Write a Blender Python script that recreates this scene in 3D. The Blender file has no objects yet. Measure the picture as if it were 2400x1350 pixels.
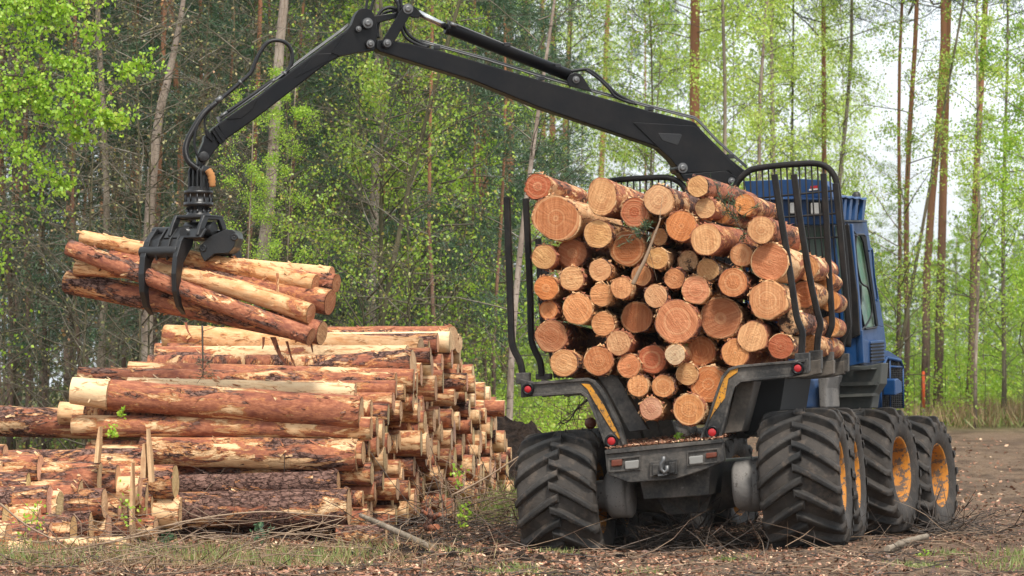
import bpy, bmesh, math, random
import numpy as np
from mathutils import Vector, Matrix, noise
C = bpy.context.scene.collection
SC = bpy.context.scene
random.seed(7)
# ------------------------------------------------ camera, world, sun, exposure
F = 8200.0                      # focal length in pixels of a 2400 px wide frame
CAMH = 1.6
PITCH = math.atan(225 / F)
cam_d = bpy.data.cameras.new("camera"); cam = bpy.data.objects.new("camera", cam_d); C.objects.link(cam)
cam_d.sensor_width = 36; cam_d.lens = 36 * F / 2400; cam_d.clip_start = 0.5; cam_d.clip_end = 3000
cam.location = (0, 0, CAMH); cam.rotation_euler = (math.pi / 2 + PITCH, 0, 0)
SC.camera = cam
cam_d.dof.use_dof = True; cam_d.dof.focus_distance = 35.5; cam_d.dof.aperture_fstop = 4.5
SUN = Vector((0.22, -0.62, 1.0)).normalized()      # direction the light comes from
w = bpy.data.worlds.new("World"); SC.world = w; w.use_nodes = True
wn = w.node_tree; bg = wn.nodes['Background']
sky = wn.nodes.new('ShaderNodeTexSky'); sky.sky_type = 'NISHITA'; sky.sun_disc = False
sky.sun_elevation = math.asin(SUN.z); sky.sun_rotation = math.atan2(SUN.x, SUN.y)
sky.air_density = 1.0; sky.dust_density = 3.0
hs = wn.nodes.new('ShaderNodeHueSaturation'); hs.inputs['Saturation'].default_value = 0.38
wn.links.new(sky.outputs[0], hs.inputs['Color'])
wtc = wn.nodes.new('ShaderNodeTexCoord'); wno = wn.nodes.new('ShaderNodeTexNoise'); wno.inputs['Scale'].default_value = 9; wno.inputs['Detail'].default_value = 5
wn.links.new(wtc.outputs['Generated'], wno.inputs['Vector'])
wr = wn.nodes.new('ShaderNodeValToRGB'); wr.color_ramp.elements[0].position = .38; wr.color_ramp.elements[0].color = (.55,) * 3 + (1,); wr.color_ramp.elements[1].position = .62; wr.color_ramp.elements[1].color = (.95,) * 3 + (1,)
wn.links.new(wno.outputs['Fac'], wr.inputs['Fac'])
wm = wn.nodes.new('ShaderNodeMix'); wm.data_type = 'RGBA'; wn.links.new(wr.outputs['Color'], wm.inputs[0]); wn.links.new(hs.outputs[0], wm.inputs[6]); wm.inputs[7].default_value = (7.6, 8.1, 8.5, 1)   # thin cloud cover
wn.links.new(wm.outputs[2], bg.inputs['Color'])
bg.inputs['Strength'].default_value = 0.15
sl = bpy.data.lights.new("sun", 'SUN'); sl.energy = 3.3; sl.angle = math.radians(9); sl.color = (1, 0.94, 0.85)
so = bpy.data.objects.new("sun", sl); C.objects.link(so); so.rotation_euler = SUN.to_track_quat('Z', 'Y').to_euler()
SC.view_settings.view_transform = 'Standard'; SC.view_settings.look = 'None'
SC.view_settings.exposure = 0.26; SC.view_settings.gamma = 1
SC.cycles.max_bounces = 6; SC.cycles.diffuse_bounces = 2; SC.cycles.glossy_bounces = 2
SC.cycles.transmission_bounces = 3; SC.cycles.transparent_max_bounces = 4; SC.cycles.volume_bounces = 0
# ------------------------------------------------ pixel rays
RI = Vector((1, 0, 0)); FW = Vector((0, math.cos(PITCH), math.sin(PITCH))); UP = Vector((0, -math.sin(PITCH), math.cos(PITCH)))
CO = Vector((0, 0, CAMH))
def ray(px, py): return FW + RI * ((px - 1200) / F) + UP * ((675 - py) / F)
def P(px, py, Y):
    d = ray(px, py); return CO + d * (Y / d.y)
def hit(px, py, p0, n):
    d = ray(px, py); return CO + d * ((p0 - CO).dot(n) / d.dot(n))
def sstep(a, b, x):
    t = np.clip((x - a) / (b - a), 0, 1); return t * t * (3 - 2 * t)
def gh(x, y):
    """ground height"""
    x = np.asarray(x, float); y = np.asarray(y, float)
    h = 0.78 * sstep(48, 74, y) + 0.03 * np.sin(x * 1.3 + y * .35) * np.sin(y * .9 - x * .5) + .018 * np.sin(x * 3.7 + 1) * np.sin(y * 2.9 + x)
    h = h - 0.05 * np.exp(-((x - .6) ** 2) / 1.2 - ((y - 35) ** 2) / 14)            # softer soil under the left wheels
    h = h - 0.10 * np.exp(-((x - 4.6) ** 2) / 1.5 - ((y - 40) ** 2) / 14)
    return h
# ------------------------------------------------ mesh builder
def sm_tube(path, r, n):
    pts = [Vector(p) for p in path]; m = len(pts)
    rr = [r] * m if not hasattr(r, '__len__') else list(r)
    T = []
    for i in range(m):
        a = pts[max(i - 1, 0)]; b = pts[min(i + 1, m - 1)]; T.append((b - a).normalized())
    ref = Vector((0, 0, 1)) if abs(T[0].z) < .9 else Vector((1, 0, 0))
    U = T[0].cross(ref).normalized(); V = []
    for i in range(m):
        U = (U - T[i] * U.dot(T[i])).normalized(); W = T[i].cross(U)
        for k in range(n):
            a = 2 * math.pi * k / n; V.append(pts[i] + (U * math.cos(a) + W * math.sin(a)) * rr[i])
    Fc = []
    for i in range(m - 1):
        for k in range(n):
            k2 = (k + 1) % n; Fc.append((i * n + k, i * n + k2, (i + 1) * n + k2, (i + 1) * n + k))
    return V, Fc
class MB:
    def __init__(s): s.v = []; s.f = []; s.m = []; s.s = []
    def add(s, V, Fc, mat=0, smooth=False):
        o = len(s.v); s.v += [Vector(x) for x in V]
        for f in Fc: s.f.append(tuple(o + i for i in f)); s.m.append(mat); s.s.append(smooth)
        return s
    def tube(s, path, r, n=10, mat=0, caps=True):
        V, Fc = sm_tube(path, r, n); o = len(s.v); s.add(V, Fc, mat, True)
        if caps:
            s.f.append(tuple(o + k for k in range(n))[::-1]); s.m.append(mat); s.s.append(False)
            e = len(V) - n; s.f.append(tuple(o + e + k for k in range(n))); s.m.append(mat); s.s.append(False)
        return s
    def prism(s, poly, ext, mat=0):
        n = len(poly); poly = [Vector(p) for p in poly]
        nn = Vector((0, 0, 0))
        for i in range(n): nn += poly[i].cross(poly[(i + 1) % n])
        if nn.dot(ext) > 0: poly = poly[::-1]
        V = poly + [p + ext for p in poly]
        Fc = [tuple(range(n)), tuple(range(2 * n - 1, n - 1, -1))] + [(i, i + n, (i + 1) % n + n, (i + 1) % n) for i in range(n)]
        return s.add(V, Fc, mat)
    def box(s, c, ax, ay, az, mat=0):
        c = Vector(c); V = [c + ax * i + ay * j + az * k for k in (-1, 1) for j in (-1, 1) for i in (-1, 1)]
        return s.add(V, [(0, 2, 3, 1), (4, 5, 7, 6), (0, 1, 5, 4), (2, 6, 7, 3), (0, 4, 6, 2), (1, 3, 7, 5)], mat)
    def lathe(s, o, ax, prof, n=32, mat=0, smooth=True, closed=True):
        ax = Vector(ax).normalized(); ref = Vector((0, 0, 1)) if abs(ax.z) < .9 else Vector((0, 1, 0))
        u = ax.cross(ref).normalized(); w_ = ax.cross(u); o = Vector(o); V = []
        for a, r in prof:
            for k in range(n):
                t = 2 * math.pi * k / n; V.append(o + ax * a + (u * math.cos(t) + w_ * math.sin(t)) * r)
        Fc = []
        for i in range(len(prof) - 1):
            for k in range(n):
                k2 = (k + 1) % n; Fc.append((i * n + k, (i + 1) * n + k, (i + 1) * n + k2, i * n + k2))
        return s.add(V, Fc, mat, smooth)
    def build(s, name, mats, parent=None, loc=None, bevel=0, seg=2):
        me = bpy.data.meshes.new(name); L = Vector(loc) if loc is not None else Vector((0, 0, 0))
        me.from_pydata([v - L for v in s.v], [], s.f)
        if not isinstance(mats, (list, tuple)): mats = [mats]
        for m in mats: me.materials.append(m)
        me.polygons.foreach_set('material_index', s.m); me.polygons.foreach_set('use_smooth', s.s); me.update()
        o = bpy.data.objects.new(name, me); C.objects.link(o)
        if parent is not None: o.parent = parent
        if bevel:
            b = o.modifiers.new('bevel', 'BEVEL'); b.width = bevel; b.segments = seg; b.limit_method = 'ANGLE'; b.angle_limit = math.radians(35)
            b.harden_normals = False
        return o
def np_mesh(name, V, Q, mats, parent=None, loc=(0, 0, 0), smooth=False, mi=None):
    """V Nx3, Q Mx4 (or Mx3)"""
    V = np.asarray(V, np.float32); Q = np.asarray(Q, np.int32)
    me = bpy.data.meshes.new(name); k = Q.shape[1]
    me.vertices.add(len(V)); me.vertices.foreach_set('co', V.ravel())
    me.loops.add(Q.size); me.loops.foreach_set('vertex_index', Q.ravel())
    me.polygons.add(len(Q)); me.polygons.foreach_set('loop_start', np.arange(0, Q.size, k, dtype=np.int32))
    me.polygons.foreach_set('loop_total', np.full(len(Q), k, np.int32))
    if not isinstance(mats, (list, tuple)): mats = [mats]
    for m in mats: me.materials.append(m)
    if mi is not None: me.polygons.foreach_set('material_index', np.asarray(mi, np.int32))
    if smooth: me.polygons.foreach_set('use_smooth', np.ones(len(Q), bool))
    me.update(calc_edges=True)
    o = bpy.data.objects.new(name, me); C.objects.link(o); o.location = loc
    if parent is not None: o.parent = parent
    return o
def sticks(P0, P1, r0, r1):
    """three-sided prisms between point pairs"""
    P0 = np.asarray(P0, float); P1 = np.asarray(P1, float); n = len(P0)
    r0 = np.broadcast_to(r0, n).reshape(n, 1); r1 = np.broadcast_to(r1, n).reshape(n, 1)
    d = P1 - P0; d /= (np.linalg.norm(d, axis=1, keepdims=True) + 1e-9)
    ref = np.where(np.abs(d[:, 2:3]) < .9, np.array([[0, 0, 1.]]), np.array([[1., 0, 0]]))
    u = np.cross(d, ref); u /= (np.linalg.norm(u, axis=1, keepdims=True) + 1e-9); v = np.cross(d, u)
    V = np.zeros((n, 6, 3))
    for k in range(3):
        a = 2 * math.pi * k / 3; o = u * math.cos(a) + v * math.sin(a)
        V[:, k] = P0 + o * r0; V[:, 3 + k] = P1 + o * r1
    b = (np.arange(n) * 6).reshape(n, 1)
    Q = np.concatenate([b + np.array([[k, (k + 1) % 3, 3 + (k + 1) % 3, 3 + k]]) for k in range(3)], 1).reshape(-1, 4)
    return V.reshape(-1, 3), Q
def leaves(Cn, A, L, W, rng, B=None):
    """diamond leaves at Cn along direction A"""
    n = len(Cn); A = A / (np.linalg.norm(A, axis=1, keepdims=True) + 1e-9)
    if B is None: B = rng.normal(size=(n, 3))
    B = np.cross(A, B); B /= (np.linalg.norm(B, axis=1, keepdims=True) + 1e-9)
    L = np.broadcast_to(L, n).reshape(n, 1); W = np.broadcast_to(W, n).reshape(n, 1)
    V = np.stack([Cn - A * L / 2, Cn - B * W / 2 - A * L * .08, Cn + A * L / 2, Cn + B * W / 2 - A * L * .08], 1)
    return V.reshape(-1, 3), np.arange(4 * n).reshape(n, 4)
def cat(parts):
    Vs, Qs, o = [], [], 0
    for V, Q in parts: Vs.append(V); Qs.append(Q + o); o += len(V)
    return np.concatenate(Vs), np.concatenate(Qs)
def tag(o, label=None, cat=None, group=None, kind=None):
    if label: o['label'] = label
    if cat: o['category'] = cat
    if group: o['group'] = group
    if kind: o['kind'] = kind
    return o
def empty(name, loc, label=None, cat=None, group=None, parent=None):
    o = bpy.data.objects.new(name, None); C.objects.link(o); o.location = loc; o.empty_display_size = .2
    if parent is not None: o.parent = parent
    return tag(o, label, cat, group)
ORD = ['first', 'second', 'third', 'fourth', 'fifth', 'sixth', 'seventh', 'eighth', 'ninth', 'tenth', 'eleventh', 'twelfth', 'thirteenth',
       'fourteenth', 'fifteenth', 'sixteenth', 'seventeenth', 'eighteenth', 'nineteenth', 'twentieth', 'twenty-first', 'twenty-second', 'twenty-third',
       'twenty-fourth', 'twenty-fifth', 'twenty-sixth', 'twenty-seventh', 'twenty-eighth', 'twenty-ninth', 'thirtieth'] + ['number %d' % i for i in range(31, 90)]
# ------------------------------------------------ materials
class NT:
    def __init__(s, name):
        s.m = bpy.data.materials.new(name); s.m.use_nodes = True; s.t = s.m.node_tree
        s.b = s.t.nodes['Principled BSDF']; s.b.inputs['Specular IOR Level'].default_value = .35
    def n(s, typ, ins=None, **kw):
        x = s.t.nodes.new('ShaderNode' + typ)
        for k, v in kw.items(): setattr(x, k, v)
        for k, v in (ins or {}).items(): s.i(x, k, v)
        return x
    def i(s, x, k, v):
        if isinstance(v, tuple) and len(v) == 2 and hasattr(v[0], 'outputs'): s.t.links.new(v[0].outputs[v[1]], x.inputs[k])
        elif hasattr(v, 'outputs'): s.t.links.new(v.outputs[0], x.inputs[k])
        else: x.inputs[k].default_value = v
    def co(s, scale=(1, 1, 1), rnd=True, kind='Object'):
        c = s.n('TexCoord'); mp = s.n('Mapping', {'Vector': (c, kind), 'Scale': scale})
        if rnd:
            oi = s.n('ObjectInfo'); mu = s.n('Math', {0: (oi, 'Random'), 1: 37.0}, operation='MULTIPLY')
            cx = s.n('CombineXYZ', {'X': mu, 'Y': mu, 'Z': mu}); s.i(mp, 'Location', cx)
        return mp
    def noise(s, vec, scale, detail=4, rough=.6, dist=0):
        return s.n('TexNoise', {'Vector': vec, 'Scale': scale, 'Detail': detail, 'Roughness': rough, 'Distortion': dist})
    def ramp(s, fac, stops, interp='LINEAR'):
        r = s.n('ValToRGB', {'Fac': fac}); r.color_ramp.interpolation = interp; e = r.color_ramp.elements
        while len(e) < len(stops): e.new(.5)
        for k, (p, c) in enumerate(stops):
            e[k].position = p; e[k].color = (c, c, c, 1) if not isinstance(c, tuple) else (*c, 1)
        return r
    def mix(s, fac, a, b, typ='MIX'):
        x = s.n('Mix', data_type='RGBA', blend_type=typ)
        for k, v in ((0, fac), (6, a), (7, b)):
            if isinstance(v, tuple) and len(v) == 3 and not hasattr(v[0], 'outputs'): v = (*v, 1)
            s.i(x, k, v)
        return (x, 2)
    def math(s, op, a, b=0.0, clamp=False): return s.n('Math', {0: a, 1: b}, operation=op, use_clamp=clamp)
    def bump(s, h, st=.5, dist=.02):
        s.i(s.b, 'Normal', s.n('Bump', {'Height': h, 'Strength': st, 'Distance': dist}))
    def out(s, col, rough=.7, metal=0, spec=None):
        s.i(s.b, 'Base Color', col); s.i(s.b, 'Roughness', rough); s.i(s.b, 'Metallic', metal)
        if spec is not None: s.b.inputs['Specular IOR Level'].default_value = spec
        return s.m
def painted(name, base, dust=(.10, .085, .07), amt=.35, rough=.5, scale=3.0, chip=None, bump=.15, spec=.4):
    k = NT(name); v = k.co(rnd=False); n1 = k.noise(v, scale, 6, .65); n2 = k.noise(v, scale * 9, 3, .6)
    f = k.ramp(k.math('ADD', k.math('MULTIPLY', n1, .75), k.math('MULTIPLY', n2, .25)), [(.42, 0.0), (.70, 1.0)])
    c = k.mix(k.math('MULTIPLY', f, amt), base, dust)
    if chip:
        n3 = k.noise(v, scale * 4, 5, .7); g = k.ramp(n3, [(chip[1], 0.0), (chip[1] + .03, 1.0)]); c = k.mix(g, c, chip[0])
    k.bump(n2, bump, .01)
    return k.out(c, k.math('ADD', k.math('MULTIPLY', f, .25), rough), 0, spec)
M = {}
M['black'] = painted('black_paint', (.0045, .0048, .0062), (.020, .018, .0165), .6, .32, 2.2, chip=((.06, .052, .046), .70), bump=.08, spec=.22)
M['blackdark'] = painted('black_steel', (.0045, .0045, .005), (.026, .022, .02), .4, .33, 5, spec=.6)
M['stake'] = painted('stake_steel', (.009, .0085, .0085), (.042, .034, .029), .6, .5, 6, chip=((.12, .05, .03), .70), spec=.2)
M['frame'] = painted('frame_paint', (.020, .0195, .019), (.16, .14, .12), .9, .55, 4, chip=((.15, .145, .135), .65), bump=.3)
M['brownsteel'] = painted('muddy_steel', (.07, .06, .05), (.20, .17, .14), .9, .75, 3, bump=.4)
M['yellow'] = painted('yellow_paint', (.62, .27, .02), (.12, .08, .05), .75, .5, 7, chip=((.05, .045, .04), .58), bump=.2)
M['rim'] = painted('rim_yellow_mud', (.50, .19, .018), (.15, .09, .05), .95, .65, 3.4, chip=((.115, .08, .058), .515), bump=.35)
M['blue'] = painted('blue_paint', (.004, .045, .15), (.08, .11, .15), .3, .38, 3, chip=((.03, .04, .06), .70), bump=.05)
M['bluepale'] = painted('dusty_blue_paint', (.05, .13, .33), (.22, .24, .25), .6, .5, 3, bump=.05)
M['grey'] = painted('muddy_grey', (.20, .19, .18), (.30, .28, .26), .8, .8, 4, chip=((.11, .10, .09), .60), bump=.5)
M['belly'] = painted('belly_plate', (.06, .065, .06), (.14, .13, .11), .7, .6, 3)
M['red'] = painted('red_lens', (.42, .015, .02), (.25, .05, .04), .35, .25, 9)
M['orange'] = painted('orange_lens', (.14, .035, .018), (.12, .06, .04), .6, .35, 9)
M['white'] = painted('clear_lens', (.24, .235, .22), (.25, .23, .21), .7, .3, 9)
M['lamp'] = painted('lamp_glass', (.66, .64, .60), (.4, .38, .35), .6, .25, 9)
M['orangemark'] = painted('orange_marker', (.85, .12, .03), (.6, .1, .03), .4, .6, 9)
k = NT('chrome'); M['chrome'] = k.out((.55, .55, .55, 1), .25, 1)
k = NT('dull_steel'); M['steel'] = k.out((.16, .16, .16, 1), .5, .8)
k = NT('hose_rubber'); M['hose'] = k.out((.014, .014, .015, 1), .42)
k = NT('cab_glass'); v = k.co(rnd=False); n = k.noise(v, 4, 3)
k.b.inputs['Transmission Weight'].default_value = .55; k.b.inputs['IOR'].default_value = 1.1
M['glass'] = k.out(k.mix(k.ramp(n, [(.4, 0.0), (.6, 1.0)]), (.25, .42, .34), (.40, .50, .44)), .08, 0, .6)
k = NT('dark_interior'); M['dark'] = k.out((.012, .012, .012, 1), .8)
# tyre rubber: dusty where the noise says so
k = NT('tyre_rubber'); v = k.co(); n1 = k.noise(v, 2.4, 6, .7); n2 = k.noise(v, 30, 4, .7); n3 = k.noise(v, 7, 5, .7)
c = k.mix(k.ramp(n1, [(.38, 0.0), (.68, 1.0)]), (.012, .0118, .0118), (.056, .049, .043))
c = k.mix(k.math('MULTIPLY', k.ramp(n3, [(.55, 0.0), (.64, 1.0)]), .5), c, (.12, .09, .068))
tc = k.n('TexCoord'); sx = k.n('SeparateXYZ', {'Vector': (tc, 'Object')}); lr = k.n('VectorMath', {0: k.n('CombineXYZ', {'Y': (sx, 1), 'Z': (sx, 2)})}, operation='LENGTH')
mud = k.math('MULTIPLY', k.math('SUBTRACT', k.math('ADD', .652, k.math('MULTIPLY', k.math('SUBTRACT', n3, .5), .10)), (lr, 1)), 40.0, True)
c = k.mix(k.math('MULTIPLY', mud, .3), c, (.075, .058, .045))
k.bump(k.math('ADD', n2, k.math('MULTIPLY', n3, 1.5)), .55, .012); M['tyre'] = k.out(c, .72)
# bark: object colour R = share peeled, G = share of dark plates, B = pale/orange of the peeled wood
k = NT('pine_bark'); oi = k.n('ObjectInfo'); sp = k.n('SeparateColor', {'Color': (oi, 'Color')})
v = k.co((1, 1, .30)); vf = k.co((1, 1, .4)); vb = k.co((1, 1, .6))
nA = k.noise(v, 5.2, 6, .68, .5); nB = k.noise(v, 6.0, 6, .7, .4); nC = k.noise(vf, 38, 5, .75); nD = k.noise(vf, 12, 4, .7, .5)
vo = k.n('TexVoronoi', {'Vector': k.mix(.12, (vb, 0), (nD, 1)), 'Scale': 17.0}, feature='DISTANCE_TO_EDGE')
red = k.mix(k.ramp(nC, [(.35, 0.0), (.65, 1.0)]), (.25, .078, .042), (.50, .205, .11))
red = k.mix(k.ramp(nD, [(.48, 0.0), (.66, 1.0)]), red, (.22, .075, .05))
dark = k.mix(k.ramp(nC, [(.4, 0.0), (.62, 1.0)]), (.065, .033, .026), (.27, .155, .12))
dark = k.mix(k.ramp(vo, [(.02, 1.0), (.07, 0.0)]), dark, (.03, .012, .008))
wood = k.mix(k.ramp(nD, [(.38, 0.0), (.62, 1.0)]), (.80, .50, .26), (.64, .30, .12))
wood = k.mix((sp, 2), wood, (.88, .66, .40))
nS = k.noise(k.co((1, 1, .12)), 26, 4, .7, .3); wood = k.mix(k.ramp(nS, [(.54, 0.0), (.66, .7)]), wood, (.46, .19, .07))
wood = k.mix(k.ramp(nC, [(.60, 0.0), (.68, .75)]), wood, (.30, .11, .045))
fd = k.math('MULTIPLY', k.math('SUBTRACT', k.math('ADD', nB, (sp, 1)), 1.0), 18.0, True)
c = k.mix(fd, red, dark)
fp0 = k.math('ADD', k.math('ADD', nA, k.math('MULTIPLY', nC, .16)), (sp, 0))
fp = k.math('MULTIPLY', k.math('SUBTRACT', fp0, 1.12), 30.0, True)
fe = k.math('MULTIPLY', k.math('SUBTRACT', fp0, 1.095), 30.0, True)
c = k.mix(fe, c, (.62, .25, .09)); c = k.mix(fp, c, wood)
hh = k.math('ADD', k.math('MULTIPLY', nC, .35), k.math('MULTIPLY', k.math('MULTIPLY', k.ramp(vo, [(0, 0.0), (.12, 1.0)]), fd), .8))
hh = k.math('SUBTRACT', k.math('ADD', hh, k.math('MULTIPLY', nD, .5)), k.math('MULTIPLY', fp, 1.0))
k.bump(hh, .8, .014); M['bark'] = k.out(c, .8, 0, .2)
# sawn wood: growth rings round the log's axis, straight saw streaks, object colour = tint
k = NT('sawn_wood'); oi = k.n('ObjectInfo'); v = k.co(rnd=False); vr = k.co()
nW = k.noise(vr, 5, 3, .6)
sx = k.n('SeparateXYZ', {'Vector': v}); lxy = k.n('CombineXYZ', {'X': (sx, 0), 'Y': (sx, 1)})
ln = k.n('VectorMath', {0: lxy}, operation='LENGTH')
rad = k.math('ADD', (ln, 1), k.math('MULTIPLY', nW, .045))
ring = k.math('SINE', k.math('MULTIPLY', rad, 270.0))
ring2 = k.noise(k.n('CombineXYZ', {'X': k.math('MULTIPLY', rad, 22.0), 'Y': k.math('MULTIPLY', (oi, 'Random'), 50.0)}), 1.6, 3, .6)
rot = k.n('VectorRotate', {'Vector': v, 'Angle': k.math('MULTIPLY', (oi, 'Random'), 40.0)}, rotation_type='Z_AXIS')
st = k.noise(k.n('Mapping', {'Vector': rot, 'Scale': (2.5, 42, 1)}), 1.0, 5, .75, .3)
st2 = k.noise(k.n('Mapping', {'Vector': rot, 'Scale': (2.0, 13, 1)}), 1.0, 4, .7, .6)
c = k.mix(k.ramp(st, [(.40, 0.0), (.60, 1.0)]), k.mix(.45, (oi, 'Color'), (.13, .025, .008)), k.mix(.06, (oi, 'Color'), (1, .8, .5)))
c = k.mix(k.ramp(st2, [(.42, 0.0), (.62, .75)]), c, k.mix(.55, (oi, 'Color'), (.26, .06, .02)))
blot = k.noise(vr, 3.2, 4, .7, .8); c = k.mix(k.ramp(blot, [(.47, 0.0), (.62, .75)]), c, k.mix(.6, (oi, 'Color'), (.26, .07, .022)))
c = k.mix(k.math('MULTIPLY', k.ramp(ring, [(.0, 0.0), (1.0, 1.0)]), .09), c, (.30, .10, .04))
c = k.mix(k.ramp(ring2, [(.5, 0.0), (.72, .3)]), c, (.90, .60, .32))
heart = k.ramp((ln, 1), [(.0, .75), (.012, .0)]); c = k.mix(heart, c, (.30, .13, .06))
sp2 = k.noise(vr, 40, 5, .8); c = k.mix(k.ramp(sp2, [(.68, 0.0), (.74, .8)]), c, (.08, .045, .03))
k.bump(k.math('ADD', st, k.math('MULTIPLY', ring, .05)), .8, .012); M['cut'] = k.out(c, .75, 0, .2)
k = NT('plain_sawn_wood'); g = k.n('NewGeometry'); v = k.co((1, 1, 6)); n1 = k.noise(v, 9, 5, .7); c = k.mix(k.ramp(n1, [(.38, 0.0), (.62, 1.0)]), (.50, .27, .12), (.86, .60, .34)); c = k.mix(k.ramp((g, 'Random Per Island'), [(0, 0.0), (1, .35)]), c, (.45, .24, .11)); M['cutplain'] = k.out(c, .8)
k = NT('dirty_sawn_wood'); v = k.co(); n1 = k.noise(v, 8, 6, .75); n2 = k.noise(v, 40, 4, .7)
c = k.mix(k.ramp(n2, [(.3, 0.0), (.7, 1.0)]), (.50, .24, .10), (.80, .55, .32)); c = k.mix(k.ramp(n1, [(.5, 0.0), (.56, 1.0)]), c, (.055, .035, .025))
k.bump(n1, .6, .02); M['cutdirty'] = k.out(c, .85)
def leafmat(name, a, b, c3=None, tr=.35):
    k = NT(name); g = k.n('NewGeometry'); r = (g, 'Random Per Island')
    st = [(0.0, a), (.8, b)] + ([(1.0, c3)] if c3 else [])
    col = k.ramp(r, st); d = k.n('BsdfDiffuse', {'Color': col}); t = k.n('BsdfTranslucent', {'Color': col}); gl = k.n('BsdfGlossy', {'Color': (1, 1, 1, 1), 'Roughness': .5})
    m1 = k.n('MixShader', {0: tr, 1: d, 2: t}); m2 = k.n('MixShader', {0: .04, 1: m1, 2: gl})
    k.t.links.new(m2.outputs[0], k.t.nodes['Material Output'].inputs['Surface']); return k.m
M['lf_bright'] = leafmat('spring_leaves', (.26, .48, .03), (.48, .70, .06), (.60, .64, .10), .5)
M['lf_yellow'] = leafmat('yellow_green_leaves', (.18, .33, .03), (.40, .56, .06), (.52, .40, .09), .45)
M['lf_bud'] = leafmat('leaf_buds', (.14, .16, .05), (.32, .30, .10), (.45, .22, .10), .2)
M['lf_pale'] = leafmat('pale_green_leaves', (.46, .66, .08), (.66, .82, .16), (.74, .74, .2), .5)
M['lf_pine'] = leafmat('pine_needles', (.022, .060, .028), (.075, .15, .065), (.12, .18, .07), .2)
M['lf_far'] = leafmat('far_foliage', (.05, .085, .035), (.12, .17, .06), (.22, .26, .08), .3)
M['lf_farpale'] = leafmat('far_pale_foliage', (.10, .16, .09), (.22, .32, .12), (.30, .36, .12), .3)
M['grass'] = leafmat('grass', (.12, .18, .04), (.28, .34, .09), (.40, .30, .14), .3)
M['drygrass'] = leafmat('dry_grass', (.24, .14, .07), (.42, .29, .15), (.20, .24, .07), .2)
M['litter'] = leafmat('bark_litter', (.14, .05, .025), (.46, .22, .13), (.85, .62, .40), .0)
M['litterdark'] = leafmat('dark_litter', (.05, .03, .022), (.16, .08, .05), (.35, .2, .12), .0)
M['twig'] = leafmat('twig_bark', (.14, .08, .05), (.36, .25, .16), (.09, .045, .03), .0)
M['twigdark'] = leafmat('dark_twigs', (.03, .022, .016), (.09, .065, .05), (.15, .11, .085), .0)
M['limb'] = leafmat('limb_bark', (.07, .06, .035), (.15, .125, .085), (.22, .2, .16), .0)
def trunkmat(name, a, b, plate, marks=None, zred=None):
    k = NT(name); v = k.co((1, 1, .25)); n1 = k.noise(v, 4, 5, .65, .4); n2 = k.noise(v, 22, 5, .75)
    c = k.mix(k.ramp(n1, [(.4, 0.0), (.6, 1.0)]), a, b); c = k.mix(k.ramp(n2, [(.5, 0.0), (.62, .8)]), c, plate)
    if zred:
        tc = k.n('TexCoord'); z = k.n('SeparateXYZ', {'Vector': (tc, 'Object')})
        f = k.math('MULTIPLY', k.math('ADD', k.math('SUBTRACT', (z, 2), zred[0]), k.math('MULTIPLY', n1, 3.0)), .35, True)
        c = k.mix(f, c, zred[1])
    if marks:
        vm = k.co((1, 1, 5)); n3 = k.noise(vm, 5, 3, .6); c = k.mix(k.ramp(n3, [(.60, 0.0), (.66, 1.0)]), c, marks)
    k.bump(n2, .7, .02); return k.out(c, .9, 0, .15)
M['t_pine'] = trunkmat('pine_trunk_bark', (.16, .11, .09), (.25, .16, .12), (.07, .05, .04), zred=(4.0, (.33, .155, .085)))
M['t_birch'] = trunkmat('birch_trunk_bark', (.27, .21, .17), (.44, .36, .30), (.20, .15, .11), (.08, .06, .05))
M['t_grey'] = trunkmat('grey_trunk_bark', (.20, .16, .12), (.32, .26, .20), (.10, .09, .06))
M['t_dark'] = trunkmat('mossy_trunk_bark', (.09, .085, .045), (.15, .13, .08), (.05, .045, .03))
# ground
k = NT('forest_soil'); g = k.n('NewGeometry'); sx = k.n('SeparateXYZ', {'Vector': (g, 'Position')}); gp = (g, 'Position')
n1 = k.noise(gp, .5, 5, .6); n2 = k.noise(gp, 3.5, 6, .7); n3 = k.noise(gp, 22, 6, .75); n4 = k.noise(gp, 70, 4, .7)
soil = k.mix(k.ramp(n3, [(.35, 0.0), (.65, 1.0)]), (.10, .064, .040), (.30, .205, .135))
soil = k.mix(k.ramp(n2, [(.42, 0.0), (.6, .75)]), soil, (.22, .155, .108))
soil = k.mix(k.ramp(n4, [(.60, 0.0), (.68, .7)]), soil, (.50, .30, .19))
lit = k.mix(k.ramp(n3, [(.4, 0.0), (.62, 1.0)]), (.10, .055, .035), (.32, .19, .11)); lit = k.mix(k.ramp(n2, [(.5, 0.0), (.6, .7)]), lit, (.09, .11, .03))
edge = k.math('ADD', (sx, 0), k.math('MULTIPLY', n1, 2.2))
rd = k.ramp(k.math('MULTIPLY', k.math('SUBTRACT', edge, .6), .5, True), [(0, 0.0), (1, 1.0)])
far = k.ramp(k.math('MULTIPLY', k.math('SUBTRACT', (sx, 1), 67.0), .2, True), [(0, 0.0), (1, 1.0)])
c = k.mix(rd, lit, soil); c = k.mix(k.ramp(k.noise(gp, 1.1, 5, .65, .5), [(.47, 0.0), (.60, .7)]), c, (.075, .048, .034))
grn = k.mix(k.ramp(n3, [(.4, 0.0), (.6, 1.0)]), (.10, .12, .035), (.22, .19, .09)); c = k.mix(far, c, grn)
k.bump(k.math('ADD', k.math('MULTIPLY', n2, 2.0), n3), .9, .06); M['ground'] = k.out(c, .95, 0, .15)
k = NT('turned_soil'); v = k.co(rnd=False); n1 = k.noise(v, 9, 6, .8)
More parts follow.
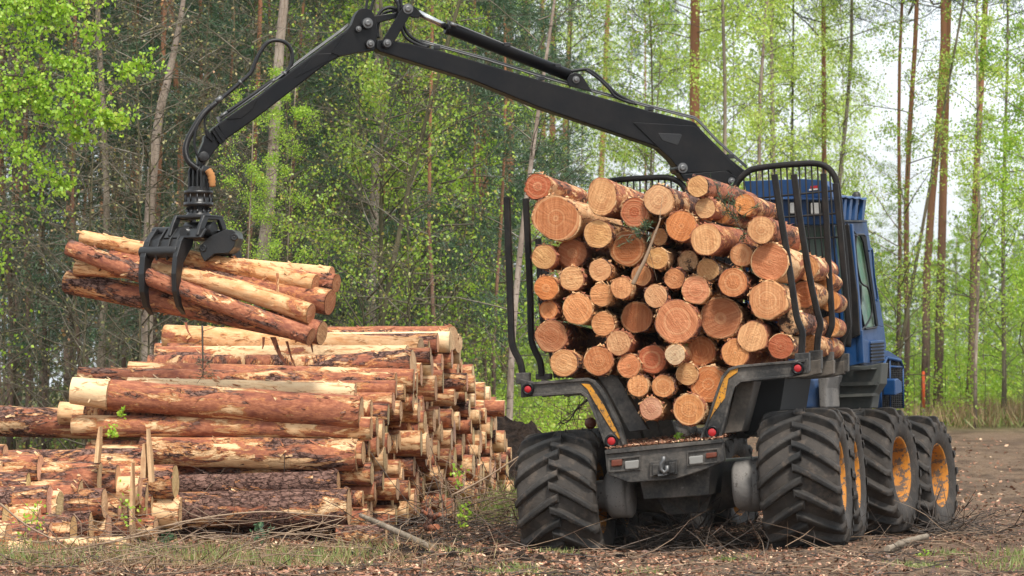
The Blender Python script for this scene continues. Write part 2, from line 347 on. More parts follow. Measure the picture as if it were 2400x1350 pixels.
k.bump(n1, 1, .1); M['mound'] = k.out(k.mix(k.ramp(n1, [(.4, 0.0), (.7, 1.0)]), (.012, .008, .006), (.075, .048, .034)), .95, 0, .15)

M['wrap'] = painted('tan_sleeve', (.46, .20, .06), (.25, .14, .07), .6, .7, 8)
# ------------------------------------------------ ground
def ground():
    ys = np.concatenate([np.arange(-30, 26, 4), np.arange(26, 46, .12), np.arange(46, 62, .3), np.arange(62, 100, 1.5), np.arange(100, 400, 20), np.arange(400, 1300, 150)])
    xs = np.concatenate([np.arange(-900, -60, 120), np.arange(-60, -8, 4), np.arange(-8, 8.01, .12), np.arange(12, 60, 4), np.arange(60, 901, 120)])
    X, Yg = np.meshgrid(xs, ys); Z = gh(X, Yg)
    m = (np.abs(X) < 8.1) & (Yg > 26) & (Yg < 62)
    rg = np.random.default_rng(3)
    Z = Z + np.where(m, rg.normal(0, .012, X.shape), 0)
    V = np.stack([X, Yg, Z], 2).reshape(-1, 3); ny, nx = X.shape
    I = np.arange(ny * nx).reshape(ny, nx)
    Q = np.stack([I[:-1, :-1], I[:-1, 1:], I[1:, 1:], I[1:, :-1]], 2).reshape(-1, 4)
    tag(np_mesh('ground', V, Q, M['ground'], smooth=True), kind='structure')
ground()

def mound():
    n = 130; xs = np.linspace(-3.6, 3.6, n); ys = np.linspace(42, 51, n); X, Yg = np.meshgrid(xs, ys)
    rg = np.random.default_rng(5)
    H = 1.2 * np.exp(-((X + .32) / 1.35) ** 2 - ((Yg - 46.5) / 1.6) ** 2)
    H = H * (1 + .10 * np.sin(X * 7 + Yg) * np.sin(Yg * 3.1 - X * 2)) + (rg.normal(0, .022, X.shape) + .05 * np.sin(X * 17 + Yg * 5) * np.sin(Yg * 13 - X * 8)) * (H > .06)
    Z = gh(X, Yg) + H - .05
    I = np.arange(n * n).reshape(n, n); Q = np.stack([I[:-1, :-1], I[:-1, 1:], I[1:, 1:], I[1:, :-1]], 2).reshape(-1, 4)
    tag(np_mesh('soil_mound', np.stack([X, Yg, Z], 2).reshape(-1, 3), Q, M['mound']), kind='structure')
mound()
# ------------------------------------------------ the forwarder
TH = math.radians(11.5); TF = math.radians(23)
OR_ = Vector((1.70, 34.35, 0)); OF_ = Vector((3.07, 39.01, 0))
fR = Vector((math.sin(TH), math.cos(TH), 0)); rR = Vector((math.cos(TH), -math.sin(TH), 0)); Z1 = Vector((0, 0, 1))
fF = Vector((math.sin(TF), math.cos(TF), 0)); rF = Vector((math.cos(TF), -math.sin(TF), 0))
ROLL = math.radians(4.2)
uR = (Z1 - rR * math.sin(ROLL)).normalized(); rRr = (rR + Z1 * math.sin(ROLL)).normalized()   # rolled axes of the rear frame
uF = (Z1 - rF * math.sin(ROLL * .9)).normalized(); rFr = (rF + Z1 * math.sin(ROLL * .9)).normalized()
def R(px, py, yl): return hit(px, py, OR_ + fR * yl, fR)          # pixel onto the cross plane yl metres ahead of the rear axle
def RX(px, py, xl): return hit(px, py, OR_ + rR * xl, rR)
def FRp(px, py, yl): return hit(px, py, OF_ + fF * yl, fF)
def FX(px, py, xl): return hit(px, py, OF_ + rF * xl, rF)
FWD = empty('forwarder', OR_, 'blue and black eight-wheeled timber forwarder loaded with logs, crane reaching over the log pile', 'forwarder')
def comps(mb):
    par = list(range(len(mb.v)))
    def fd(i):
        while par[i] != i: par[i] = par[par[i]]; i = par[i]
        return i
    for f in mb.f:
        a = fd(f[0])
        for j in f[1:]: par[fd(j)] = a
    g = {}
    for i in range(len(mb.v)): g.setdefault(fd(i), []).append(i)
    L = []
    for k_, ids in g.items():
        a = np.array([list(mb.v[i]) for i in ids]); L.append([a.min(0) - .006, a.max(0) + .006, {k_}])
    ch = True
    while ch:
        ch = False
        for i in range(len(L)):
            for j in range(i + 1, len(L)):
                if (L[i][0] <= L[j][1]).all() and (L[j][0] <= L[i][1]).all():
                    L[i] = [np.minimum(L[i][0], L[j][0]), np.maximum(L[i][1], L[j][1]), L[i][2] | L[j][2]]; L.pop(j); ch = True; break
            if ch: break
    out = []
    for _, _, ks in L:
        m_ = MB(); mp = {}
        for f, mi, sm in zip(mb.f, mb.m, mb.s):
            if fd(f[0]) in ks:
                for i in f:
                    if i not in mp: mp[i] = len(m_.v); m_.v.append(mb.v[i])
                m_.f.append(tuple(mp[i] for i in f)); m_.m.append(mi); m_.s.append(sm)
        out.append(m_)
    return out
NOSPLIT = {'spiral_guard', 'cab_interior', 'cab_wall', 'rear_wall', 'rotator', 'grapple_frame', 'jaw_plate', 'link_yoke', 'tyre', 'rim', 'louvre', 'tank_vent'}
def fb(mb, name, mats, parent=None, bevel=0, seg=2):
    if name in NOSPLIT: return mb.build(name, mats, parent or FWD, OR_, bevel, seg)
    r_ = [m_.build(name, mats, parent or FWD, OR_, bevel, seg) for m_ in comps(mb)]
    return r_[0]
# children of a part sit at the part's own origin, which is the root's origin
def z1(x, y): return (x / 2.411 + 300, y / 2.411)                 # zoomed crops back to photo pixels
def z5(x, y): return (880 + x / 2.0, y / 2.0)
def z2(x, y): return (1180 + x / 2.182, 800 + y / 2.182)
def z8(x, y): return (1700 + x / 1.928, 360 + y / 1.928)
def z4(x, y): return (120 + x / 2.8125, 380 + y / 2.8125)
def zc(x, y): return (1700 + x / 3.969, 360 + y / 3.969)
# ---- wheels
def tyre_mesh():
    mb = MB(); Wd = .39
    prof = [(-.30, .345), (-.345, .35), (-.375, .40), (-.39, .47), (-.388, .54), (-.372, .585), (-.33, .600), (-.2, .614), (0, .620),
            (.2, .614), (.33, .600), (.372, .585), (.388, .54), (.39, .47), (.375, .40), (.345, .35), (.30, .345)]
    mb.lathe((0, 0, 0), (1, 0, 0), prof, 72)
    N = 17
    def rb(x): return np.interp(abs(x), [0, .2, .33, .372, .395], [.615, .608, .592, .570, .52])
    def rt(x): return np.interp(abs(x), [0, .15, .30, .36, .40, .42], [.688, .688, .680, .663, .615, .53])
    for s_ in (-1, 1):
        for i in range(N):
            p0 = i * 2 * math.pi / N + (math.pi / N if s_ > 0 else 0); V = []; K = 11
            for j in range(K):
                t = j / (K - 1); x = s_ * (-.045 + .455 * t); d = p0 - .44 * (t ** 1.25) + .02
                hb = .078 + .01 * math.sin(t * 3); ht = .046 - .008 * t
                for a, r in ((d - hb, rb(x)), (d - ht, rt(x) - .004), (d + ht, rt(x)), (d + hb, rb(x))):
                    V.append((x * (1.0 if t < .85 else .985), r * math.sin(a), r * math.cos(a)))
            Fc = []
            for j in range(K - 1):
                for q in range(3): Fc.append((j * 4 + q, j * 4 + q + 1, j * 4 + q + 5, j * 4 + q + 4))
            Fc += [(0, 1, 2, 3), tuple(4 * (K - 1) + q for q in (3, 2, 1, 0))]
            mb.add(V, Fc, 0, False)
    return mb
def make_wheel():
    wh = empty('wheel', (0, 0, 0), parent=FWD)
    t = tyre_mesh().build('tyre', M['tyre'], wh, bevel=.012, seg=2)
    mb = MB(); mb.lathe((0, 0, 0), (1, 0, 0), [(.30, .35), (.345, .362), (.352, .352), (.335, .338), (.26, .325), (.12, .31), (.06, .27), (.045, .18), (.05, .13), (.085, .115), (.09, 0.0)], 48)
    mb.lathe((0, 0, 0), (1, 0, 0), [(-.34, .355), (-.335, .335), (-.2, .31), (-.05, .29), (-.04, .1), (-.04, 0.0)], 36)
    for i in range(10):
        a = i * math.pi / 5; mb.lathe((.045, .155 * math.sin(a), .155 * math.cos(a)), (1, 0, 0), [(0, .017), (.03, .017), (.03, 0.0)], 8, smooth=False)
    r = mb.build('rim', M['rim'], wh)
    return wh
W0 = make_wheel(); used = [False]
def wheel(frame, xl, yl, zc_, spin):
    O, f, r, th = (OR_, fR, rR, TH) if frame == 'R' else (OF_, fF, rF, TF)
    if not used[0]: wh = W0; used[0] = True
    else:
        wh = W0.copy(); C.objects.link(wh); wh.parent = FWD
        for ch in W0.children:
            c = ch.copy(); C.objects.link(c); c.parent = wh
    rim = [c for c in wh.children if c.name.startswith('rim')][0]
    if xl < 0: rim.rotation_euler = (0, 0, math.pi)
    wh.location = O + r * xl + f * yl + Z1 * zc_ - OR_
    wh.rotation_euler = (Matrix.Rotation(-th, 3, 'Z') @ Matrix.Rotation(-ROLL, 3, 'Y') @ Matrix.Rotation(spin, 3, 'X')).to_euler()
for xl, yl, z_, s_ in ((1.185, 0, .675, .10), (1.185, 1.38, .665, .25), (-1.185, 0, .455, .05), (-1.185, 1.38, .46, .2)): wheel('R', xl, yl, z_, s_)
for xl, yl, z_, s_ in ((1.185, -.74, .655, .31), (1.185, .74, .555, .12), (-1.185, -.74, .50, 0), (-1.185, .74, .42, .1)): wheel('F', xl, yl, z_, s_)
# ---- chassis: axles, bogie housings, central beam
def RL(x, y, z): return OR_ + rRr * x + fR * y + uR * z
def FL(x, y, z): return OF_ + rFr * x + fF * y + uF * z
mb = MB()
mb.prism([RL(-.32, -.35, .50), RL(.32, -.35, .50), RL(.36, -.35, .80), RL(-.36, -.35, .80)], fR * 4.1)
mb.prism([RL(-.2, .2, .32), RL(.2, .2, .32), RL(.3, .2, .55), RL(-.3, .2, .55)], fR * 1.0)
fb(mb, 'chassis_beam', M['frame'], bevel=.01)
mb = MB(); mb.tube([RL(-.8, .69, .55), RL(-.3, .69, .52), RL(.3, .69, .52), RL(.8, .69, .55)], [.14, .2, .2, .14], 18)
fb(mb, 'axle', M['brownsteel'])
mb = MB(); mb.tube([FL(-.8, 0, .57), FL(-.3, 0, .55), FL(.3, 0, .55), FL(.8, 0, .57)], [.14, .22, .22, .14], 18)
fb(mb, 'axle', M['brownsteel'])
for s_ in (-1, 1):
    mb = MB(); x0 = .56 * s_
    for yy, rr in ((0, .235), (1.38, .235)):
        mb.lathe(RL(x0, yy, .57), rRr * s_, [(-.03, 0.0), (-.03, rr - .03), (0, rr), (.13, rr + .01), (.17, rr - .03), (.2, rr - .09), (.34, rr - .1)], 40)
    a = RL(x0 + .01 * s_, 0, .57); b = RL(x0 + .01 * s_, 1.38, .57)
    mb.prism([a - uR * .2, b - uR * .2, b + uR * .2, a + uR * .2], rRr * .12 * s_)
    fb(mb, 'bogie_housing', M['grey'])
    mb = MB(); mb.prism([FL(x0, -.74, .37), FL(x0, .74, .37), FL(x0, .74, .77), FL(x0, -.74, .77)], rFr * .14 * s_); fb(mb, 'bogie_housing', M['grey'], bevel=.02)
# grey brake parts at the inner side of the rear wheels
mb = MB()
for (cx, cy, rr) in ((1455, 1165, .20),):
    c_ = R(cx, cy, .05); mb.lathe(c_, rRr, [(-.19, 0.0), (-.19, .13), (-.1, .15), (-.08, rr), (.10, rr + .01), (.13, rr - .03), (.14, 0.0)], 32)
c_ = R(1752, 1140, .05); mb.lathe(c_, rRr, [(-.12, 0.0), (-.12, .17), (-.06, .235), (.0, .25), (.12, .25), (.14, .2)], 36)
fb(mb, 'hub_drum', M['grey'])
# ---- rear bumper beam with lamps and hitch
BY = -.62
face = [z2(*p) for p in ((520, 578), (1122, 517), (1131, 612), (1040, 652), (870, 708), (640, 722), (530, 682))]
mb = MB(); mb.prism([R(x, y, BY) for x, y in face], fR * .10); bump_ = fb(mb, 'rear_bumper', M['frame'], bevel=.008)
def quadp(mb, pts, yl, ext, mat=0): mb.prism([R(*z2(*p), yl) for p in pts], fR * ext, mat)
mb = MB(); quadp(mb, ((518, 556), (1120, 500), (1122, 517), (520, 578)), BY - .03, .14)
quadp(mb, ((535, 600), (700, 582), (700, 592), (535, 610)), BY - .015, .02); quadp(mb, ((535, 662), (700, 650), (700, 658), (535, 672)), BY - .015, .02)
quadp(mb, ((535, 600), (543, 599), (543, 670), (535, 671)), BY - .017, .02); quadp(mb, ((693, 583), (700, 582), (700, 657), (693, 658)), BY - .017, .02)
quadp(mb, ((938, 562), (1100, 545), (1100, 553), (938, 571)), BY - .015, .02); quadp(mb, ((938, 632), (1100, 612), (1100, 620), (938, 640)), BY - .015, .02)
quadp(mb, ((938, 562), (945, 561), (945, 639), (938, 640)), BY - .017, .02); quadp(mb, ((1093, 546), (1100, 545), (1100, 619), (1093, 620)), BY - .017, .02)
fb(mb, 'bumper_trim', M['frame'], bump_, bevel=.003)
for nm, ms, pts in (('indicator_lamp', 'orange', ((550, 608), (606, 602), (606, 636), (550, 642))), ('reversing_lamp', 'white', ((618, 614), (692, 606), (690, 650), (622, 657))),
                    ('reversing_lamp', 'white', ((946, 590), (1020, 582), (1018, 625), (950, 632))), ('indicator_lamp', 'orange', ((1034, 572), (1090, 566), (1090, 592), (1034, 600)))):
    mb = MB(); quadp(mb, pts, BY - .03, .04); fb(mb, nm, M[ms], bevel=.012, seg=3)
mb = MB(); quadp(mb, ((745, 618), (886, 602), (890, 680), (750, 694)), BY - .05, .06); quadp(mb, ((760, 630), (800, 626), (800, 682), (764, 686)), BY - .075, .03); quadp(mb, ((845, 620), (876, 617), (876, 672), (845, 676)), BY - .075, .03)
hitch = fb(mb, 'hitch', M['frame'], bevel=.006)
mb = MB(); pc = [R(*z2(x, y), BY - .1) for x, y in ((818, 588), (820, 610), (808, 625), (806, 655), (822, 672), (838, 660), (836, 635))]
mb.tube(pc, .022, 10); mb.tube([R(*z2(815, 600), BY - .05), R(*z2(815, 690), BY - .05)], .016, 8)
quadp(mb, ((790, 680), (835, 675), (835, 684), (790, 690)), BY - .1, .05); fb(mb, 'hitch_pin', M['steel'], hitch)
# litter-strewn deck on the bumper
mb = MB(); dk = [R(*z2(520, 556), BY), R(*z2(1120, 500), BY), R(*z2(1120, 500), BY) + fR * 1.0 + Z1 * .02, R(*z2(520, 556), BY) + fR * 1.0 + Z1 * .02]
mb.prism(dk, Vector((0, 0, -.02))); fb(mb, 'rear_deck', M['brownsteel'])
DECK = dk
# ---- bolsters (load bunks)
def outline_bunk(sc, shift, yl, th, mat, name, ext=.12, left=True, right=True):
    pass
LA = [(85, 192), (150, 208), (430, 186), (468, 200), (500, 235), (532, 292), (600, 440), (628, 535), (545, 545), (520, 530), (453, 340), (428, 285), (398, 264), (150, 281), (88, 288)]
RA = [(1557, 86), (1540, 92), (1200, 122), (1150, 138), (1115, 178), (1085, 262), (1040, 400), (998, 512), (1085, 516), (1120, 470), (1162, 285), (1178, 232), (1212, 206), (1480, 180), (1557, 162)]
mb = MB(); mb.prism([R(*z2(*p), -.52) for p in LA], fR * .13); mb.prism([R(*z2(*p), -.52) for p in RA], fR * .13)
bol = fb(mb, 'bolster', M['frame'], bevel=.008)
LAi = [(150, 222), (425, 202), (455, 214), (485, 248), (516, 300), (583, 450), (608, 530), (618, 532), (600, 440), (532, 292), (500, 235), (468, 200), (430, 186), (150, 208)]
mb = MB(); mb.prism([R(*z2(*p), -.545) for p in LAi], fR * .02)
mb.prism([R(*z2(*p), -.545) for p in ((1540, 92), (1200, 122), (1150, 138), (1115, 178), (1085, 262), (1040, 400), (998, 512), (1010, 512), (1052, 404), (1098, 266), (1127, 186), (1158, 150), (1203, 135), (1540, 106))], fR * .02)
mb.prism([R(*z2(*p), -.545) for p in ((1480, 170), (1212, 194), (1172, 222), (1152, 285), (1098, 505), (1110, 505), (1165, 290), (1182, 235), (1215, 208), (1480, 182))], fR * .02)
mb.prism([R(*z2(*p), -.545) for p in ((150, 269), (396, 252), (432, 272), (460, 335), (528, 528), (516, 528), (448, 342), (425, 290), (396, 266), (150, 283))], fR * .02)
fb(mb, 'bolster_edge', M['frame'], bol, bevel=.004)
mb = MB(); mb.prism([R(*z2(*p), -.53) for p in ((398, 216), (440, 218), (470, 262), (515, 330), (560, 420), (598, 488), (592, 500), (545, 440), (470, 318), (430, 245))], fR * .02)
mb.prism([R(*z2(*p), -.53) for p in ((1108, 190), (1145, 148), (1200, 138), (1196, 158), (1150, 190), (1132, 290), (1075, 365), (1028, 445), (1090, 262))], fR * .02)
fb(mb, 'yellow_panel', M['yellow'], bol)
for (x, y, r_) in ((125, 245, .043), (552, 510, .05), (1067, 466, .05), (1505, 138, .046)):
    c_ = R(*z2(x, y), -.555); mb = MB(); mb.lathe(c_, -fR, [(-.03, r_ + .016), (.012, r_ + .016), (.014, r_ - .004), (.002, r_ - .008), (.001, 0.0)], 24); ho = fb(mb, 'lamp_housing', M['black'])
    mb = MB(); mb.lathe(c_, -fR, [(-.01, r_ * .8), (.006, r_ * .8), (.010, r_ * .7), (.011, 0.0)], 24); fb(mb, 'tail_lamp', M['red'], ho)
# the further bolsters: same outline, shifted forward along the frame
def local(pt, yl):
    d = pt - (OR_ + fR * yl); return d.dot(rR), d.z
def bolster_copy(yl):
    mb = MB()
    for A_ in (LA, RA):
        pts = []
        for p in A_:
            q = R(*z2(*p), -.52); x, z = local(q, -.52); pts.append(OR_ + rR * x + fR * yl + Z1 * z)
        mb.prism(pts, fR * .15)
    return fb(mb, 'bolster', M['brownsteel'], bevel=.008)
for yl in (.55, 1.75, 2.75): bolster_copy(yl)
# side plate and floor of the bunk between bolsters
mb = MB()
mb.prism([R(*z2(*p), -.38) for p in ((475, 172), (550, 170), (585, 185), (612, 225), (650, 300), (740, 452), (642, 466), (560, 310), (520, 240))], fR * .14)
fb(mb, 'bunk_plate', M['frame'], bevel=.01)
mb = MB(); mb.prism([R(*z2(*p), -.30) for p in ((1195, 212), (1285, 204), (1218, 462), (1128, 472))], fR * .9); fb(mb, 'bunk_plate', M['brownsteel'], bevel=.01)
mb = MB(); mb.prism([R(*z2(*p), .2) for p in ((1290, 204), (1440, 190), (1415, 350), (1260, 480), (1230, 470))], fR * 2.2); fb(mb, 'side_frame', M['dark'])
def rl(x, y, z): return OR_ + rR * x + fR * y + Z1 * z
# ---- stakes
def stake(pts, yl, w_=.062, lean=None, top=True):
    path = [R(x, y, yl) for x, y in pts]
    # smooth the path a little
    pp = []
    for i in range(len(path) - 1):
        for t in np.linspace(0, 1, 4, endpoint=False):
            p0 = path[max(i - 1, 0)]; p1 = path[i]; p2 = path[i + 1]; p3 = path[min(i + 2, len(path) - 1)]
            pp.append(.5 * ((2 * p1) + (p2 - p0) * t + (2 * p0 - 5 * p1 + 4 * p2 - p3) * t * t + (3 * p1 - p0 - 3 * p2 + p3) * t ** 3))
    pp.append(path[-1]); mb = MB(); V = []
    n = len(pp)
    for i in range(n):
        tdir = (pp[min(i + 1, n - 1)] - pp[max(i - 1, 0)]).normalized(); sd = tdir.cross(fR).normalized()
        for a, b in ((-1, -.7), (-.7, -1), (.7, -1), (1, -.7), (1, .7), (.7, 1), (-.7, 1), (-1, .7)): V.append(pp[i] + sd * (a * w_ / 2) + fR * (b * w_ / 2 * 1.1))
    Fc = [(i * 8 + k_, i * 8 + (k_ + 1) % 8, (i + 1) * 8 + (k_ + 1) % 8, (i + 1) * 8 + k_) for i in range(n - 1) for k_ in range(8)] + [tuple(range(8))[::-1], tuple(8 * (n - 1) + k_ for k_ in range(8))]
    mb.add(V, Fc); return fb(mb, 'stake', M['stake'], bevel=.004)
SY = (-.45, .62, 1.82, 2.82)
stake([(1188, 462), (1191, 560), (1196, 700), (1199, 790), (1205, 820), (1219, 848), (1226, 884)], SY[0])
stake([(1815, 409), (1829, 500), (1852, 640), (1867, 740), (1880, 775), (1880, 800), (1878, 832)], SY[0])
stake([(1232, 465), (1237, 560), (1243, 700), (1245, 785), (1251, 815), (1266, 848), (1270, 882)], SY[1])
stake([(1861, 409), (1876, 520), (1898, 650), (1914, 725), (1923, 760), (1917, 790), (1915, 828)], SY[1])
stake([(1262, 560), (1266, 650), (1272, 745), (1284, 790), (1299, 850), (1305, 885)], SY[2])
stake([(1930, 407), (1937, 520), (1943, 640), (1949, 730), (1949, 765), (1938, 795), (1935, 830)], SY[2])
stake([(1278, 600), (1284, 700), (1290, 780), (1310, 840), (1318, 885)], SY[3])
stake([(1958, 430), (1969, 540), (1979, 650), (1986, 730), (1988, 765), (1975, 795), (1972, 832)], SY[3])
mb = MB()
for pts, yl in (((1209, 874, 1240, 900), -.5), ((1255, 876, 1290, 890), .6)):
    x0, y0, x1, y1 = pts; mb.prism([R(x0, y0, yl), R(x1, y0 - 1, yl), R(x1, y1, yl), R(x0, y1, yl)], fR * .12)
for pts, yl in (((1862, 826, 1896, 874), -.5), ((1896, 820, 1925, 868), .56), ((1925, 824, 1952, 862), 1.76), ((1952, 828, 1988, 874), 2.76)):
    x0, y0, x1, y1 = pts; mb.prism([R(x0, y0 + 2, yl), R(x1, y0, yl), R(x1, y1 - 3, yl), R(x0, y1, yl)], fR * .14)
fb(mb, 'stake_bracket', M['frame'], bevel=.008)
# ---- headboard: two hoops with rods
def catmull(pts, k_=5):
    out = []; n = len(pts)
    for i in range(n - 1):
        p0, p1, p2, p3 = pts[max(i - 1, 0)], pts[i], pts[i + 1], pts[min(i + 2, n - 1)]
        for t in np.linspace(0, 1, k_, endpoint=False): out.append(.5 * ((2 * p1) + (p2 - p0) * t + (2 * p0 - 5 * p1 + 4 * p2 - p3) * t * t + (3 * p1 - p0 - 3 * p2 + p3) * t ** 3))
    return out + [pts[-1]]
HY = 3.25
def HP(x, y): return R(x, y, HY)
mb = MB()
mb.tube(catmull([HP(*zc(*p)) for p in ((30, 560), (70, 380), (115, 265), (190, 185), (270, 142), (480, 112), (700, 95), (830, 92), (930, 118), (1000, 185), (1040, 300), (1075, 600), (1120, 1000), (1150, 1500), (1140, 1800))]), .034, 12)
mb.tube(catmull([HP(*p) for p in ((1395, 640), (1398, 520), (1402, 450), (1415, 430), (1445, 422), (1500, 418), (1560, 416), (1590, 426), (1606, 446), (1618, 500), (1625, 640))]), .032, 12)
hb = fb(mb, 'headboard_hoop', M['stake'])
mb = MB(); top = [zc(*p) for p in ((30, 560), (70, 380), (115, 265), (190, 185), (270, 142), (480, 112), (700, 95), (830, 92), (930, 118), (1000, 185), (1040, 300))]
for i in range(18):
    x0 = 1714 + i * 14.4; y0 = float(np.interp(x0, [a for a, b in top], [b for a, b in top])); x1 = x0 + 16; mb.tube([HP(x0, y0), HP((x0 + x1) / 2 + 1, 560), HP(x1 + 12, 800)], .0105, 6)
for y0, y1 in ((472, 446), (520, 500), (566, 556)): mb.tube([HP(1712, y0), HP(1840, (y0 + y1) / 2 - 1), HP(1965, y1)], .012, 6)
for i in range(14):
    x0 = 1412 + i * 14.6; mb.tube([HP(x0, 421 if x0 < 1580 else 435), HP(x0 + 6, 640)], .0105, 6)
mb.tube([HP(1400, 470), HP(1612, 462)], .012, 6)
fb(mb, 'headboard_rods', M['stake'], hb)
# ---- crane pillar
mb = MB(); c0 = rl(.02, 3.72, 0)
base_px = lambda x, y: R(x, y, 3.72)
mb.prism([base_px(1655, 900), base_px(1740, 897), base_px(1712, 560), base_px(1700, 470), base_px(1660, 472), base_px(1650, 600)], fR * .34)
mb.tube([base_px(1640, 468), base_px(1745, 462)], .055, 14)
fb(mb, 'crane_pillar', M['black'], bevel=.01)
# ---- crane arms, lying in one vertical plane between the pillar and the grapple
BP = Vector((2.40, 37.85, 0)); TP = Vector((-3.19, 36.3, 0)); bd = (TP - BP).normalized(); bn = Vector((bd.y, -bd.x, 0)).normalized()
if bn.y > 0: bn = -bn                                            # towards the camera
def B(x, y, off=0): return hit(x, y, BP + bn * off, bn)
def plate(mb, pts, th, off=0, mat=0): mb.prism([B(x, y, off) for x, y in pts], -bn * th, mat)
mb = MB()
main = [z5(*p) for p in ((2, 196), (10, 184), (150, 200), (290, 233), (780, 378), (1280, 518), (1480, 566), (1500, 574), (1530, 610), (1665, 745), (1735, 800), (1742, 815), (1722, 850), (1680, 878), (1600, 872), (1450, 842), (1425, 812), (1415, 785), (1385, 745), (1330, 694), (1290, 678), (1050, 598), (770, 504), (450, 374), (200, 298), (20, 242), (2, 225))]
plate(mb, main, .20, .10)
boom = fb(mb, 'main_boom', M['black'], bevel=.014, seg=3)
mb = MB(); plate(mb, [z5(*p) for p in ((1206, 573), (1495, 590), (1512, 604), (1660, 752), (1720, 815), (1700, 845), (1655, 800), (1440, 812), (1425, 795), (1385, 745), (1325, 690))], .012, .113)
plate(mb, [z5(*p) for p in ((1430, 818), (1640, 800), (1690, 828), (1718, 850), (1680, 880), (1600, 874), (1450, 844))], .03, .128)
bp_ = fb(mb, 'boom_gusset', M['black'], boom, bevel=.005)
mb = MB(); plate(mb, [z5(*p) for p in ((1326, 627), (1330, 624), (1430, 628), (1436, 634), (1420, 675), (1412, 680), (1345, 658))], .006, .118); fb(mb, 'cover_plate', M['blackdark'], boom, bevel=.003)
mb = MB(); plate(mb, [(890, 112), (905, 98), (1010, 128)], .21, .105) if False else None
def pin(mb, x, y, r_, off, ln):
    c_ = B(x, y, off); mb.lathe(c_, bn, [(-ln, r_), (0, r_), (.006, r_ * .9)], 20, 0); mb.lathe(c_, bn, [(.005, r_ * .95), (.008, 0.0)], 20, 1, smooth=False)
    mb.lathe(c_, bn, [(.006, r_ * .62), (.02, r_ * .6), (.022, r_ * .3), (.018, 0.0)], 12, 1)
mb = MB()
PINS = ((z5(1440, 787), .058, .135), (z5(1670, 850), .045, .15), (z5(940, 373), .042, .12), (z1(1355, 130), .058, .16), (z1(1303, 163), .032, .14), (z1(1370, 247), .045, .16), (z1(1465, 243), .045, .17), (z1(1582, 50), .058, .17))
for (x, y), r_, off in PINS: mb = MB(); pin(mb, x, y, r_, off, .28); fb(mb, 'pivot_pin', [M['blackdark'], M['steel']], boom)
# mount bracket for the cylinder
mb = MB(); plate(mb, [z5(*p) for p in ((905, 402), (898, 372), (912, 348), (935, 340), (960, 346), (975, 362), (1018, 432))], .022, .11); plate(mb, [z5(*p) for p in ((905, 402), (898, 372), (912, 348), (935, 340), (960, 346), (975, 362), (1018, 432))], .022, -.06)
fb(mb, 'cylinder_bracket', M['black'], boom, bevel=.006)
mb = MB(); ca, cb = B(*z5(332, 128), .0), B(*z5(905, 352), .0); mb.tube([ca, ca + (cb - ca) * .012, ca + (cb - ca) * .013, cb], [.072, .072, .066, .066], 24); mb.tube([cb, B(*z5(940, 372), 0)], .05, 14)
mb.tube([ca + Z1 * .0, ca + (cb - ca) * .03], .074, 24)
cyl = fb(mb, 'lift_cylinder', M['black'], boom)
mb = MB(); mb.tube([B(*z5(200, 60), 0), B(*z5(335, 128), 0)], .034, 18); fb(mb, 'piston_rod', M['chrome'], cyl)
mb = MB(); mb.tube([B(*z5(355, 105), .03), B(*z5(370, 112), .03), B(*z5(600, 205), .03), B(*z5(850, 308), .03), B(*z5(905, 330), .03)], .010, 8); mb.tube([B(*z5(350, 110), .06), B(*z5(380, 122), .06)], .022, 8)
fb(mb, 'cylinder_pipe', M['steel'], cyl)
# clevis and links at the knuckle
mb = MB(); plate(mb, [z1(*p) for p in ((1560, 30), (1585, 22), (1625, 40), (1660, 78), (1645, 100), (1612, 100), (1570, 80))], .05, .05); fb(mb, 'rod_end', M['black'], cyl, bevel=.006)
def bar(mb, a, b, wa, wb, off, th):
    a = Vector(a + (0,)); b = Vector(b + (0,)); d = (b - a).normalized(); nrm = Vector((-d.y, d.x, 0)); pts = []
    for k_ in range(9): t = math.pi / 2 + math.pi * k_ / 8; pts.append(a + d * math.cos(t) * wa + nrm * math.sin(t) * wa)
    for k_ in range(9): t = -math.pi / 2 + math.pi * k_ / 8; pts.append(b + d * math.cos(t) * wb + nrm * math.sin(t) * wb)
    plate(mb, [(p.x, p.y) for p in pts], th, off)
mb = MB(); bar(mb, z1(1582, 50), z1(1465, 243), 12.5, 12.5, .165, .03); bar(mb, z1(1582, 50), z1(1465, 243), 12.5, 12.5, -.13, .03)
bar(mb, z1(1390, 112), z1(1530, 82), 9, 6, .05, .1)
fb(mb, 'knuckle_link', M['black'], boom, bevel=.006)
# stick with its telescopic extension
mb = MB()
stick = [z1(*p) for p in ((1345, 45), (1310, 52), (1285, 85), (1268, 135), (1250, 160), (1195, 200), (960, 372), (735, 545), (505, 705), (545, 795), (720, 672), (880, 548), (1090, 385), (1150, 345), (1200, 318), (1300, 297), (1392, 286), (1397, 265), (1410, 180), (1392, 92), (1375, 58))]
plate(mb, stick, .17, .085); stk = fb(mb, 'stick', M['black'], boom, bevel=.014, seg=3)
mb = MB(); plate(mb, [z1(*p) for p in ((1345, 44), (1308, 52), (1284, 86), (1266, 136), (1200, 232), (1150, 300), (1200, 316), (1300, 296), (1393, 285), (1412, 180), (1394, 92), (1376, 57))], .014, .10)
plate(mb, [z1(*p) for p in ((942, 440), (1062, 305), (1150, 300), (1130, 345), (960, 432))], .006, .094); plate(mb, [z1(*p) for p in ((555, 676), (640, 668), (700, 620), (738, 548), (700, 570), (560, 668))], .006, .094)
fb(mb, 'stick_plate', M['black'], stk, bevel=.004)
mb = MB(); plate(mb, [z1(*p) for p in ((484, 722), (503, 708), (556, 790), (538, 808))], .21, .105); plate(mb, [z1(*p) for p in ((470, 738), (484, 722), (538, 806), (522, 818))], .19, .095)
